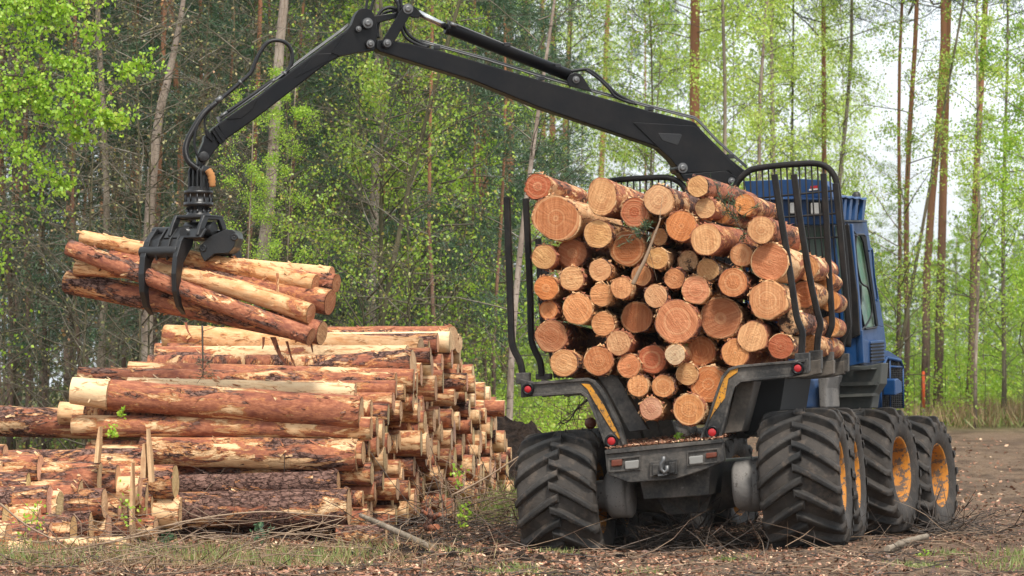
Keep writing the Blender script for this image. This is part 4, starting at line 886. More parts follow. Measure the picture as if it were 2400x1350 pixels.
# load: (x, y, rx, ry in the crop), red-ness, label, options
OR1 = (.74, .25, .062); OR2 = (.82, .35, .11); RD = (.56, .12, .035); PL = (.86, .44, .17); YL = (.78, .42, .14); BR = (.50, .17, .05); PK = (.80, .28, .10)
LOAD = [
 (262, 148, 80, 82, RD, 'fluted reddish log end perched on the top left corner of the load', dict(lobn=14, lob=.07), -.45),
 (372, 340, 152, 138, OR1, 'huge oval orange log end under the small fluted one, top left of load', dict(ell=(1.09, .5)), -.50),
 (650, 212, 90, 120, PL, 'tall oval pale-hearted log end at the top of the load, left of the hoop', dict(ell=(1.15, 1.55)), -.55),
 (850, 305, 90, 90, RD, 'dark red rough-sawn log end just below and right of the tall oval one', {}, -.42),
 (998, 230, 90, 98, PL, 'smooth round pale-hearted log end at the top middle of the load, under the left hoop', {}, -.48),
 (1235, 148, 63, 72, YL, 'small cream log end sitting highest of all below the crane boom', {}, -.60),
 (1280, 280, 66, 64, YL, 'tan log end with bare trunk trailing right, directly under the highest small log', {}, -.50),
 (1135, 388, 95, 97, OR1, 'orange sawn log end in the middle of the load just above the greenish dirty gap', {}, -.52),
 (627, 437, 89, 89, YL, 'yellowish round log end with two dark knots, below the tall oval log', {}, -.50),
 (1285, 470, 94, 104, PL, 'mud-flecked pale log end whose stripped trunk shows to the right', {}, -.66),
 (1620, 412, 86, 84, PL, 'mud-flecked pale log end beside the right stakes at the top right', {}, -.60),
 (1500, 565, 72, 72, OR2, 'small orange log end left of the large bright red one at the right side', {}, -.45),
 (1672, 607, 112, 122, PK, 'large bright pinkish log end behind the foot of the mud-flecked log at the right', {}, -.50),
 (298, 578, 77, 77, YL, 'yellow log end touching the left stakes under the huge oval log', {}, -.48),
 (470, 553, 92, 88, BR, 'brown shaded log end right of the yellow one near the left stakes', {}, -.30),
 (806, 525, 108, 108, BR, 'broad reddish-brown log end behind the leaning dry branch', {}, -.28),
 (1000, 455, 50, 56, YL, 'small tan log end half hidden above the dry branch', {}, -.25),
 (988, 585, 62, 74, YL, 'cream log end with dark cracks touched by the leaning dry branch', {}, -.55),
 (1175, 600, 62, 66, BR, 'mud-caked dark log end in the centre below the mud-flecked pale one', dict(cutmat='cutdirty'), -.25),
 (1295, 655, 68, 72, YL, 'tan log end with dark radial cracks right of the mud-caked one', {}, -.40),
 (1450, 732, 90, 92, OR1, 'clean orange log end left of the big splintered one at the right', {}, -.50),
 (1660, 840, 126, 114, OR2, 'big log end with splintered bark rim below the large pinkish one', dict(lob=.06), -.55),
 (1890, 640, 76, 82, OR2, 'upper log end showing between the right-hand stakes', {}, .76),
 (1884, 805, 76, 90, PK, 'middle log end showing between the right-hand stakes', {}, .74),
 (640, 655, 70, 72, PL, 'pale log end with rough rings left of the middle, above the small pair', {}, -.45),
 (468, 710, 76, 77, PL, 'pale log end dotted with five knots near the left stakes', {}, -.50),
 (312, 765, 78, 75, OR1, 'orange-brown log end against the left stakes below the yellow one', {}, -.48),
 (890, 690, 70, 58, OR2, 'log end under the foot of the leaning dry branch', {}, -.38),
 (770, 765, 66, 70, OR2, 'splinter-edged log end immediately left of the foot of the dry branch', {}, -.58),
 (1093, 708, 64, 66, (.86, .34, .10), 'small bright orange log end with a darker centre, in the middle of the load', {}, -.45),
 (1221, 777, 85, 90, PK, 'pinkish log end right of the small bright orange one', {}, -.52),
 (648, 808, 73, 72, OR2, 'orange-yellow log end touching the splinter-edged one on its left', {}, -.50),
 (980, 815, 73, 75, PL, 'plain tan log end above the largest log', {}, -.48),
 (327, 900, 61, 58, OR1, 'smallest log end against the left stakes', {}, -.40),
 (503, 893, 92, 101, (.84, .36, .13), 'vivid orange log end right of the smallest one by the left stakes', {}, -.52),
 (865, 945, 92, 105, BR, 'dark brown ribbed log end left of the largest log', {}, -.30),
 (1107, 970, 132, 141, PK, 'largest log end, pinkish with curved saw marks, at the centre of the load', dict(lob=.03), -.56),
 (1373, 950, 131, 130, BR, 'large tan-brown log end right of the largest one', {}, -.35),
 (657, 983, 72, 76, OR2, 'light orange log end below the orange-yellow one, with a small knot', {}, -.48),
 (1800, 970, 68, 84, BR, 'mud-caked log end beside the foot of the rear right stake', dict(cutmat='cutdirty'), -.30),
 (1568, 1062, 100, 90, PL, 'mud-flecked log end above the right arm of the bolster', dict(lob=.05), -.52),
 (342, 1060, 97, 106, BR, 'brown log end with fine rings against the bend of the left stakes', {}, -.45),
 (753, 1100, 78, 76, PL, 'pale orange log end low in the load, left of the dark ribbed one', {}, -.55),
 (1740, 1120, 84, 74, RD, 'reddish log end with a black stain above the right tail lamp', {}, -.45),
 (1255, 1150, 84, 96, BR, 'shaded brown log end behind the small cream one', {}, -.22),
 (1096, 1170, 62, 67, (.88, .66, .36), 'small cream log end with tight rings below the largest log', {}, -.60),
 (1463, 1160, 84, 90, OR2, 'orange log end resting over the bend of the right bolster arm', {}, -.50),
 (1900, 1110, 62, 74, OR2, 'lowest log end showing between the right-hand stakes', {}, .78),
 (956, 1202, 85, 92, RD, 'dark reddish ribbed log end left of the small cream one', {}, -.42),
 (420, 1222, 85, 89, (.84, .42, .16), 'two-tone orange log end lowest at the left, on the bolster arm', {}, -.58),
 (631, 1210, 90, 92, OR1, 'orange log end second from the left on the bolster arm', {}, -.56),
 (815, 1240, 72, 76, PK, 'rough pinkish log end third from the left in the bottom rows', {}, -.52),
 (1170, 1290, 72, 66, YL, 'tan log end right of centre in the bottom rows, under the shaded brown one', {}, -.42),
 (870, 1360, 66, 68, OR2, 'orange log end at the left side of the trough of the bunk', {}, -.52),
 (1024, 1365, 70, 72, OR2, 'tan-orange log end at the middle of the trough of the bunk', {}, -.52),
 (1300, 1350, 108, 120, OR1, 'wide log end sunk behind the yellow patch of the right bolster arm', {}, -.40),
 (950, 1500, 72, 72, (.84, .40, .22), 'lower left log end of the two at the bottom of the bunk', {}, -.54),
 (1180, 1505, 94, 104, OR2, 'larger right log end of the two at the bottom of the bunk', {}, -.58),
]
rnd = random.Random(11)
for (x, y, rx, ry, col, lab, opt, yl) in LOAD:
    px, py = zl(x, y); A = R(px, py, yl); r_ = (rx + ry) / 2 / 2.597 / F * A.y
    yaw = rnd.gauss(.0, .012); dz = rnd.gauss(0, .008)
    if x in (1280, 1235, 1285, 1620): yaw += .03
    d = (fR + rR * yaw + Z1 * dz).normalized(); L = (2.85 + rnd.random() * .12) if yl < .5 else 2.05
    if y < 500 and x < 1200: L = 2.25 + rnd.random() * .2
    if x == 1620: L = 2.2
    lm = sum(col) / 3; ds = rnd.uniform(.04, .2); br_ = rnd.uniform(.86, 1.08); cc = tuple(min(1, (c * (1 - ds) + lm * ds) * br_) for c in col)
    make_log(A, A + d * L, r_, r_ * rnd.uniform(.82, .96), lab, 'logs loaded on the forwarder', (rnd.uniform(.42, .6), rnd.uniform(.35, .6), rnd.random() * .4), cc, nseg=40, flakes=40, fringe=26, **opt)
# a few bodies visible at the right flank of the load, behind the stakes
for i, (px, py, yl, r_, lab) in enumerate(((1936, 655, 1.97, .10, 'bark-shedding log lying behind the upper right stakes'), (1946, 705, 1.98, .11, 'yellowish stripped log at the right flank between the last two stakes'),
        (1944, 765, 1.96, .11, 'cracked log at the right flank just above the stake bends'), (1936, 806, 1.99, .09, 'splintered log at the right flank resting on the stake brackets'), (1745, 480, .6, .11, 'bark-covered log on top of the load leading to the headboard'), (1690, 500, .1, .10, 'rough log trailing back on top of the load beside the small highest end'))):
    A = R(px, py, yl); make_log(A, A + (fR + Z1 * rnd.gauss(0, .01)) * (2.3 if yl < 1.5 else .75), r_, r_ * .9, lab, 'logs loaded on the forwarder', (.52, .5, .3), OR2)
# branch leaning on the load
def branch_obj(name, pts, radii, mat, label, cat_, group=None, twigs=0, seed=1, leaf=None, lsize=.03):
    rg = np.random.default_rng(seed); root = empty(name, pts[0], label, cat_, group); L0 = Vector(pts[0])
    mb = MB(); mb.tube(catmull([Vector(p) for p in pts], 4), list(np.interp(np.linspace(0, 1, (len(pts) - 1) * 4 + 1), np.linspace(0, 1, len(radii)), radii)), 8); mb.build('stem', mat, root, L0)
    if twigs:
        pa = np.array([list(p) for p in catmull([Vector(p) for p in pts], 6)]); P0 = pa[rg.integers(1, len(pa), twigs)]; D = rg.normal(size=(twigs, 3)); D[:, 2] += .3
        D /= np.linalg.norm(D, axis=1, keepdims=True); Ln = rg.uniform(.08, .35, (twigs, 1)); P1 = P0 + D * Ln
        V, Q = sticks(P0, P1, .004, .0015); np_mesh('twigs', V - np.array(L0), Q, mat, root)
        if leaf:
            n = twigs * 14; k_ = rg.integers(0, twigs, n); c_ = P0[k_] + D[k_] * Ln[k_] * rg.random((n, 1)) + rg.normal(0, .012, (n, 3)); V, Q = leaves(c_, rg.normal(size=(n, 3)) + D[k_] * 1.5, lsize, lsize * (.1 if 'pine' in leaf else .7), rg)
            np_mesh('foliage', V - np.array(L0), Q, M[leaf], root)
    return root
branch_obj('branch', [R(*zl(*p), -.72) for p in ((840, 745), (870, 680), (915, 590), (950, 500), (985, 410), (1010, 340))], [.022, .02, .018, .014, .01, .006], M['twig'], 'pale dry branch leaning across the cut ends in the middle of the load', 'branch', twigs=5, seed=4)
branch_obj('pine_sprig', [R(*zl(*p), -.62) for p in ((880, 470), (905, 430), (925, 380))], [.006, .005, .003], M['twigdark'], 'green pine sprig caught between log ends near the top of the load', 'sprig', twigs=9, seed=5, leaf='lf_pine', lsize=.09)
branch_obj('pine_sprig', [R(*zl(*p), -.1) for p in ((1340, 140), (1380, 230), (1450, 330), (1520, 440))], [.008, .006, .005, .003], M['twigdark'], 'green pine sprig trailing over the logs right of the highest log end', 'sprig', twigs=16, seed=6, leaf='lf_pine', lsize=.09)
branch_obj('branch', [R(*z2(*p), -.2) for p in ((430, 300), (380, 340), (330, 410), (280, 420))], [.012, .009, .006, .003], M['twigdark'], 'dark dead twiggy branch hanging under the left arm of the bolster', 'branch', twigs=40, seed=8)
# litter on the deck and in the bunk
def deck_litter():
    rg = np.random.default_rng(12); n = 2600; a, b, c_, d = [np.array(v) for v in DECK]; u_ = rg.random((n, 1)); v_ = rg.random((n, 1)) ** 1.3
    p = a + (b - a) * u_ + (d - a) * v_ + np.array([0, 0, .012]); p[:, 2] += rg.random(n) * .04 * (.4 + v_[:, 0]); A_ = rg.normal(size=(n, 3)); A_[:, 2] *= .35
    V, Q = leaves(p, A_, rg.uniform(.015, .05, n), rg.uniform(.01, .025, n), rg, np.tile([0, 0, 1.], (n, 1)) + rg.normal(0, .5, (n, 3)))
    o = tag(np_mesh('bark_litter', V, Q, M['litter']), 'reddish bark crumbs strewn over the rear deck of the forwarder', 'bark litter', kind='stuff')
deck_litter()
# ---- the four or more logs held by the grapple
def g_log(x0, y0, x1, y1, r0, r1, lab, bark, dy=0, end=(.62, .30, .16), **kw):
    """z4 crop pixels, left end to right end; the logs turn their right ends to the camera"""
    a = z4(x0, y0); b = z4(x1, y1); Y0 = 36.3 + dy + (465 - a[0]) / 226 * math.tan(ga) * .8; Y1 = 36.3 + dy + (465 - b[0]) / 226 * math.tan(ga) * .8
    make_log(P(*b, Y1), P(*a, Y0), r1, r0, lab, 'logs held in the grapple', bark, end, nseg=30, nring=16, flakes=110, **kw)
g_log(205, 495, 1745, 800, .075, .096, 'peeled orange log topmost in the grapple', (.60, .38, .0), .10)
g_log(120, 565, 1712, 1152, .092, .092, 'long red-barked log with a pale stripe, frontmost in the grapple', (.44, .50, .6), -.32, wob=.02)
g_log(110, 790, 1785, 1128, .125, .125, 'thick mossy log lowest in the grapple', (.50, .55, .1), -.05, end=(.70, .40, .2))
g_log(170, 700, 1712, 1000, .085, .105, 'crooked peeled log in the middle of the grapple, curling strip on its side', (.63, .35, .1), -.16, bend=.13, bdir=(0, 0, 1))
g_log(400, 640, 1838, 925, .12, .135, 'thick reddish log behind the others with its big end at the right of the grapple', (.45, .5, .2), .12, end=(.52, .22, .11))
g_log(500, 610, 1850, 738, .07, .075, 'thin light log at the back of the grapple load', (.66, .4, .2), .30)
g_log(600, 620, 1880, 800, .1, .10, 'rough-sawn log at the far side of the grapple load, only its dark end showing', (.5, .5, .2), .28, end=(.55, .26, .13))
STR = [((640, 790), (655, 830), (672, 856)), ((672, 800), (682, 835), (692, 860)), ((435, 755), (440, 775), (448, 788)), ((618, 790), (617, 808), (615, 818)), ((650, 640), (653, 760), (655, 790)), ((728, 800), (731, 815), (733, 826))]
for i, (pts, lab) in enumerate(zip(STR, ('widest bark strip dangling under the grapple logs', 'narrow bark strip dangling right of the widest one', 'short bark strip hanging between the two grapple tines', 'tiny bark strip left of the widest dangling one', 'long mossy bark strip lying down over the grapple logs', 'dark stub of bark below the right ends of the grapple logs'))):
    pp = catmull([P(x, y, 35.75) for x, y in pts], 3); V = []; n = len(pp); ww = .03 if i == 0 else .014
    for j, p in enumerate(pp): wv = Vector((1, .3 * math.sin(j), 0)) * ww * (1 - .75 * j / n); V += [p - wv, p + wv, p + wv + Vector((0, .006, 0)), p - wv + Vector((0, .006, 0))]
    Fc = [(j * 4 + a, j * 4 + (a + 1) % 4, j * 4 + 4 + (a + 1) % 4, j * 4 + 4 + a) for j in range(n - 1) for a in range(4)] + [(0, 1, 2, 3), tuple(4 * (n - 1) + a for a in (3, 2, 1, 0))]
    mb = MB(); mb.add(V, Fc); o = mb.build('bark_strip', M['bark']); o.color = (.42, .45, .2, 1); tag(o, lab, 'bark strip', 'bark strips hanging from the grapple')
branch_obj('branch', [P(x, y, 35.9) for x, y in ((474, 762), (475, 820), (476, 885))], [.011, .009, .004], M['twigdark'], 'dark dead branch with side twigs hanging below the grapple load', 'branch', twigs=14, seed=9, leaf='lf_pine', lsize=.05)
# ---- the big pile: front logs seen along their length (photo pixels, right end first)
pa_ = math.radians(10); pA = Vector((math.cos(pa_), -math.sin(pa_), 0)); pS = Vector((math.sin(pa_), math.cos(pa_), 0)); pl_ = math.radians(5.5); pA = Vector((math.cos(pl_), -math.sin(pl_), 0)); CORN = Vector((-1.54, 35.6, 0))
CE = (.88, .62, .36)
def p_log(xr, yr, rr, xl_, yl_, rl_, Yr, lab, bark, dY=None, end=CE, group='logs of the big pile', **kw):
    A = P(xr, yr, Yr); Yl = Yr + (abs(xr - xl_) / F * Yr * math.tan(pl_) if dY is None else dY); Bv = P(xl_, yl_, Yl)
    make_log(A, Bv, rr / F * Yr, rl_ / F * Yl, lab, group, bark, end, nseg=36, nring=22, wob=.03, flakes=130, fringe=14, **kw)
p_log(905, 1253, 24, 790, 1255, 25, 35.2, 'short dark log piece with a peeled patch in the litter below the big pile', (.50, .60, .4), group=None)
p_log(797, 1255, 33, 330, 1262, 34, 35.75, 'dark bark log lying lowest on the ground under the big pile', (.42, .6, .4))
p_log(818, 1190, 45, 395, 1196, 40, 35.4, 'thick dark plated log with peeled top edge, second up at the front, big pile', (.46, .66, .6))
p_log(793, 1133, 30, 415, 1140, 26, 35.6, 'slender greenish-barked log above the thick plated one in the big pile', (.42, .66, .3))
p_log(838, 1068, 38, 330, 1058, 34, 35.75, 'dark rough log with a long peeled band, below the long double-width one', (.54, .53, .45))
p_log(842, 1020, 33, -40, 985, 36, 36.1, 'longest log of the big pile, plated dark bark running off the left edge', (.50, .54, .5), dY=.9)
p_log(846, 968, 40, 250, 925, 36, 35.8, 'bright red-barked log with its left end peeled, at the front of the big pile', (.48, .42, .5))
p_log(255, 924, 36, 168, 915, 31, 35.98, 'cream peeled butt showing left of the red-barked log of the big pile', (.80, .1, .8), dY=.02)
p_log(833, 922, 24, 300, 905, 21, 36.5, 'smooth cream peeled log lying behind the bright red one', (.66, .3, .9))
p_log(928, 900, 27, 185, 885, 24, 37.5, 'dark reddish log behind the smooth cream one, its left end reaching farthest', (.50, .5, .3))
p_log(968, 854, 34, 400, 882, 20, 38.2, 'dark purple-barked log sloping down left with a cream stretch in the middle', (.50, .55, .5), dY=.6)
p_log(955, 838, 28, 368, 838, 26, 38.5, 'cream and red log with rough left end, third from the top of the big pile', (.60, .45, .5), dY=.6)
p_log(985, 828, 36, 388, 790, 30, 38.9, 'bright orange peeled log with many scars, second from the top of the big pile', (.68, .42, .05), dY=.7)
p_log(1060, 793, 30, 770, 782, 17, 40.2, 'red-barked log with a peeled upper edge, topmost at the right of the big pile', (.50, .35, .3), dY=.7)
p_log(1075, 806, 22, 760, 800, 20, 40.5, 'light log half hidden just behind the topmost red-barked one', (.60, .4, .6), dY=.7)
p_log(845, 1100, 34, 340, 1100, 34, 36.2, 'log in shade between the rough and slender ones of the big pile', (.45, .6, .2))
p_log(705, 1000, 26, 140, 968, 26, 36.35, 'light peeled log showing as a band above the longest log', (.62, .4, .3))
# the stacked cut ends receding to the right
PZ = [(0, 1.28), (1.0, 1.50), (2, 1.68), (2.8, 1.90), (3.6, 2.02), (4.4, 2.20), (5.0, 2.22), (5.9, 1.85), (6.8, 1.62), (7.6, 1.38), (8.2, .95), (8.7, .6)]
rp = random.Random(23); ends = []; tries = 0
cand = []
for ring_ in range(16000):
    r_ = rp.choice([.10, .11, .12, .13, .145]) if ring_ < 6000 else rp.choice([.085, .1, .115]); s_ = rp.uniform(.1, 8.6); z = rp.uniform(r_, 2.2)
    zm = np.interp(s_, [a for a, b in PZ], [b for a, b in PZ])
    if z + r_ * .6 > zm or any((s_ - b) ** 2 + (z - c) ** 2 < (.90 * (r_ + d)) ** 2 for b, c, d in cand): continue
    cand.append((s_, z, r_))
cand = sorted(cand, key=lambda q: -q[2]); small = cand[176:]; cand = cand[:176]
print('ENDS', len(cand))
cand.sort(key=lambda q: (int(q[1] / .24), q[0])); ends = [(int(z / .24), s_, z, r_) for s_, z, r_ in cand]
cnt = {}
for (row, s_, z, r_) in ends:
    j = cnt.get(row, 0); cnt[row] = j + 1
    jit = rp.uniform(-.06, .10) if rp.random() < .82 else rp.uniform(-.15, .26)
    if s_ < 1.2: jit = min(jit, 0.06)
    base = CORN + pS * s_ + pA * jit; g0 = float(gh(base.x, base.y)); A = base + Z1 * (z + g0 * .8)
    yw = rp.gauss(0, .03); d = (-pA + pS * yw + Z1 * rp.gauss(0, .012)).normalized(); L = 3.0 + rp.uniform(-.1, .15)
    kind = rp.random(); bk = (.48, .52, .3) if kind < .4 else ((.55, .4, .4) if kind < .87 else (.8, .4, .9))
    if s_ < 1.4 and kind >= .87: kind -= .3; bk = (.55, .4, .4)
    adj = {True: 'dark-barked', False: 'red-barked'}[kind < .4] if kind < .87 else 'cream peeled'
    make_log(A, A + d * L, r_, r_ * .92, f'{adj} stacked log, {ORD[j]} from the near corner, {ORD[row]} layer up, big pile', 'logs of the big pile', bk, tuple(c * rp.uniform(.85, 1.1) for c in CE), nseg=18, nring=4, lob=.03)
def small_logs():
    mb = MB()
    for s_, z, r_ in small:
        base = CORN + pS * s_ + pA * rp.uniform(-.10, .12); A = base + Z1 * (z + float(gh(base.x, base.y)) * .8); d = (-pA + pS * rp.gauss(0, .02)).normalized()
        n = 14; u_ = d.cross(Z1).normalized(); w_ = d.cross(u_); oc = [1 + rp.uniform(-.05, .05) for _ in range(n)]; V = []
        for t in (0, 2.9):
            for k_ in range(n): a = 6.283 * k_ / n; V.append(A + d * t + (u_ * math.cos(a) + w_ * math.sin(a)) * r_ * oc[k_])
        mb.add(V, [(k_, n + k_, n + (k_ + 1) % n, (k_ + 1) % n) for k_ in range(n)], 0, True); mb.add([v - d * .003 for v in V[:n]], [tuple(range(n))], 1)
    o = mb.build('thin_logs', [M['bark'], M['cutplain']]); o.color = (.5, .52, .4, 1); tag(o, 'thinnest logs filling the gaps between the thicker ends of the big pile', 'logs', kind='stuff')
small_logs()
print('SMALL', len(small))
# ---- the near left pile running out of the frame
LP = [(95, 1100, 36, 34.7, 'log'), (12, 1075, 34, 34.8, 'log'), (245, 1180, 36, 34.5, 'log'), (130, 1330, 30, 33.2, 'log'), (250, 1300, 30, 33.6, 'log'), (300, 1285, 28, 34.0, 'log'), (40, 1335, 30, 33.0, 'log'),
      (277, 1128, 40, 35.0, 'thick log'), (411, 1130, 42, 35.3, 'thick dark log'), (338, 1090, 40, 35.5, 'log'), (178, 1118, 36, 34.9, 'thin log'), (192, 1168, 44, 34.6, 'log'), (235, 1125, 42, 34.8, 'log'),
      (66, 1152, 45, 34.4, 'log'), (38, 1180, 38, 34.1, 'log'), (142, 1195, 46, 34.3, 'log'), (118, 1180, 44, 34.1, 'log'), (100, 1225, 44, 34.0, 'log'), (60, 1285, 40, 33.5, 'cream stub log'), (118, 1262, 38, 33.7, 'log'), (172, 1245, 38, 33.9, 'log'),
      (14, 1215, 34, 33.8, 'log'), (20, 1265, 40, 33.3, 'log'), (312, 1175, 60, 35.2, 'tall end log'), (348, 1175, 45, 35.2, 'log'), (362, 1185, 38, 35.3, 'log'), (330, 1150, 34, 35.0, 'log'), (424, 1202, 38, 35.35, 'cream log'), (280, 1200, 32, 34.8, 'log'),
      (215, 1230, 34, 34.4, 'log'), (255, 1240, 34, 34.6, 'log'), (310, 1240, 32, 34.8, 'log'), (6, 1120, 40, 34.6, 'dark log'), (30, 1132, 30, 34.5, 'log'), (75, 1300, 34, 33.3, 'log'), (150, 1300, 34, 33.4, 'log'), (205, 1290, 30, 33.7, 'log'), (8, 1310, 36, 33.1, 'log'), (365, 1240, 30, 35.1, 'log')]
rq = random.Random(5); order = sorted(range(len(LP)), key=lambda i: LP[i][0])
for k_, i in enumerate(order):
    x, y, hh_, Yv, nm = LP[i]; A = P(x, y, Yv); r_ = hh_ / F * Yv; dk_ = rq.random() < .5
    ang = pl_ + rq.gauss(0, .05); d = Vector((-math.cos(ang), math.sin(ang), rq.gauss(0, .02))); bk = (.50, .54, .4) if dk_ else (.62, .42, .5)
    make_log(A, A + d * 3.0, r_, r_ * .93, f'{"dark-barked" if dk_ else "partly peeled"} {nm}, {ORD[k_]} cut end from the left in the near pile', 'logs of the near left pile', bk, tuple(c * rq.uniform(.85, 1.08) for c in CE), nseg=26, nring=9, wob=.03, flakes=60, fringe=10)
# thin slabs of wood sticking up from the near pile
SL = [((232, 1000), (224, 1085), 5), ((344, 1005), (352, 1130), 5), ((336, 1040), (334, 1120), 7), ((308, 1085), (306, 1230), 4), ((215, 1160), (205, 1230), 4)]
for i, (a, b, w_) in enumerate(SL):
    Yv = 34.4; pa2, pb2 = P(*a, Yv), P(*b, Yv); ww = w_ / F * Yv; m_ = (pa2 + pb2) / 2
    mb = MB(); mb.prism([pa2 + Vector((-ww * .2, 0, 0)), pa2 + Vector((ww * .3, 0, 0)), m_ + Vector((ww, 0, 0)), pb2 + Vector((ww * .9, 0, 0)), pb2 - Vector((ww * .7, 0, 0)), m_ - Vector((ww * .8, 0, 0))], Vector((.01, .16, 0)))
    o = mb.build('wood_splinter', M['cut']); o.color = (.80, .54, .30, 1); tag(o, f'upright wood splinter among the near pile, {ORD[sorted(range(len(SL)), key=lambda q: SL[q][0][0]).index(i)]} from the left', 'splinter', 'wood splinters in the near pile')
# ------------------------------------------------ trees
def tree_proto(seed, H, lo, Rr, nb, nsub, nleaf, lL, lW, el, droop, needles=False, spread=.06, top=.4, lmin=.25):
    rg = np.random.default_rng(seed); S0, S1, r0, r1 = [], [], [], []; LC, LA_ = [], []
    for i in range(nb):
        u_ = (i + rg.random()) / nb; h = lo + (H - lo) * u_; az = rg.random() * 6.283; L = Rr * (1 - (1 - top) * u_) * rg.uniform(.55, 1.15); e = rg.normal(el, .18)
        dv = np.array([math.cos(az) * math.cos(e), math.sin(az) * math.cos(e), math.sin(e)]); K_ = 6; pts = [np.array([0, 0, h])]
        for j in range(K_): dv = dv + rg.normal(0, .13, 3) - np.array([0, 0, droop * .14]); dv /= np.linalg.norm(dv); pts.append(pts[-1] + dv * L / K_)
        pts = np.array(pts); rr = np.linspace(.004 + .006 * L, .002, K_ + 1)
        S0.append(pts[:-1]); S1.append(pts[1:]); r0.append(rr[:-1]); r1.append(rr[1:])
        t = rg.uniform(lmin, 1, nsub) * K_; k_ = np.minimum(t.astype(int), K_ - 1); st = pts[k_] + (pts[k_ + 1] - pts[k_]) * (t - k_)[:, None]
        dd = (pts[k_ + 1] - pts[k_]) / (L / K_) * .6 + rg.normal(0, .55, (nsub, 3)); dd[:, 2] -= droop * .5; dd /= np.linalg.norm(dd, axis=1, keepdims=True); sl_ = (L * rg.uniform(.14, .42, nsub))[:, None]
        md = st + dd * sl_ * .5 + rg.normal(0, .02, (nsub, 3)); en = st + dd * sl_ + np.array([0, 0, -droop * .12]) * sl_
        S0 += [st, md]; S1 += [md, en]; r0 += [np.full(nsub, .0034), np.full(nsub, .0024)]; r1 += [np.full(nsub, .0024), np.full(nsub, .0015)]
        dens = rg.choice([.15, .6, 1, 1.6])
        if nleaf:
            nlf = max(1, int(nleaf * dens)) if not needles else nleaf
            q = rg.random((nsub, nlf, 1)) ** .8; pc = st[:, None] + (en - st)[:, None] * q + rg.normal(0, spread, (nsub, nlf, 3)); LC.append(pc.reshape(-1, 3)); dr = np.repeat(dd[:, None], nlf, 1)
            LA_.append(((dr + rg.normal(0, .7, dr.shape)) if needles else (rg.normal(0, .8, dr.shape) + np.array([0, 0, -.6]))).reshape(-1, 3))
    bV, bQ = sticks(np.concatenate(S0), np.concatenate(S1), np.concatenate(r0), np.concatenate(r1))
    out = [(bV, bQ)]
    if nleaf:
        c_ = np.concatenate(LC); a_ = np.concatenate(LA_); n = len(c_); sz = rg.uniform(.65, 1.25, n)
        out.append(leaves(c_, a_, lL * sz, lW * sz, rg))
    return out
def mesh_only(name, VQ, mat):
    o = np_mesh(name, VQ[0], VQ[1], mat); me = o.data; bpy.data.objects.remove(o); return me
PROTO = {}
def proto(key, leafmat_, n, *a, **kw):
    PROTO[key] = []
    for i in range(n):
        r_ = tree_proto(hash(key) % 1000 * 0 + sum(map(ord, key)) + i * 17, *a, **kw)
        PROTO[key].append((mesh_only('branches', r_[0], M['limb']), mesh_only('foliage', r_[1], M[leafmat_]) if len(r_) > 1 else None))
#      key        leaves     n  H   lo   R   nb nsub nleaf L    W    el   droop
proto('birch', 'lf_bright', 3, 13, 1.0, 2.3, 72, 12, 22, .058, .045, .55, .5, spread=.09)
proto('yellow', 'lf_yellow', 3, 13, .8, 2.2, 66, 12, 16, .050, .038, .5, .3, spread=.08)
proto('pale', 'lf_pale', 3, 16, 1.5, 1.7, 66, 10, 22, .055, .042, .75, .7, spread=.12)
proto('pine_low', 'lf_pine', 3, 14, 2.0, 2.4, 64, 11, 50, .10, .014, .15, .1, needles=True, spread=.06, lmin=.35)
proto('pine_high', 'lf_pine', 2, 19, 8.5, 2.8, 60, 10, 50, .11, .015, .3, .0, needles=True, spread=.09, top=.6, lmin=.4)
proto('bare', 'lf_bud', 3, 9, .5, 2.1, 64, 10, 1, .05, .035, .5, .2, spread=.03)
proto('deadpine', 'lf_pine', 2, 9, 1.2, 1.3, 46, 5, 0, .1, .01, .0, .2)
TCOL = {'birch': 't_grey', 'yellow': 't_dark', 'pale': 't_birch', 'pine_low': 't_pine', 'pine_high': 't_pine', 'bare': 't_dark', 'deadpine': 't_pine'}
TLAB = {'birch': ('leafy_tree', 'green-leaved young birch', 'tree'), 'yellow': ('leafy_tree', 'yellow-green budding tree', 'tree'), 'pale': ('leafy_tree', 'pale green tree', 'tree'),
        'pine_low': ('pine_tree', 'dark low-needled pine', 'tree'), 'pine_high': ('pine_tree', 'tall red-barked pine', 'tree'), 'bare': ('bush', 'bare twiggy bush with few buds', 'bush'), 'deadpine': ('pine_tree', 'thin pine with dead side twigs', 'tree')}
TREES = []
def tree(kind, px, Y, w_px=None, top_px=None, s=1.0, label=None, tm=None, pts=None, hgt=None, leaf=True):
    """px: where the trunk crosses the horizon row; top_px: where it would leave the top of the photo"""
    TREES.append(dict(kind=kind, px=px, Y=Y, w=w_px, top=px if top_px is None else top_px, s=s, label=label, tm=tm, pts=pts, hgt=hgt, leaf=leaf))
rt_ = random.Random(77)
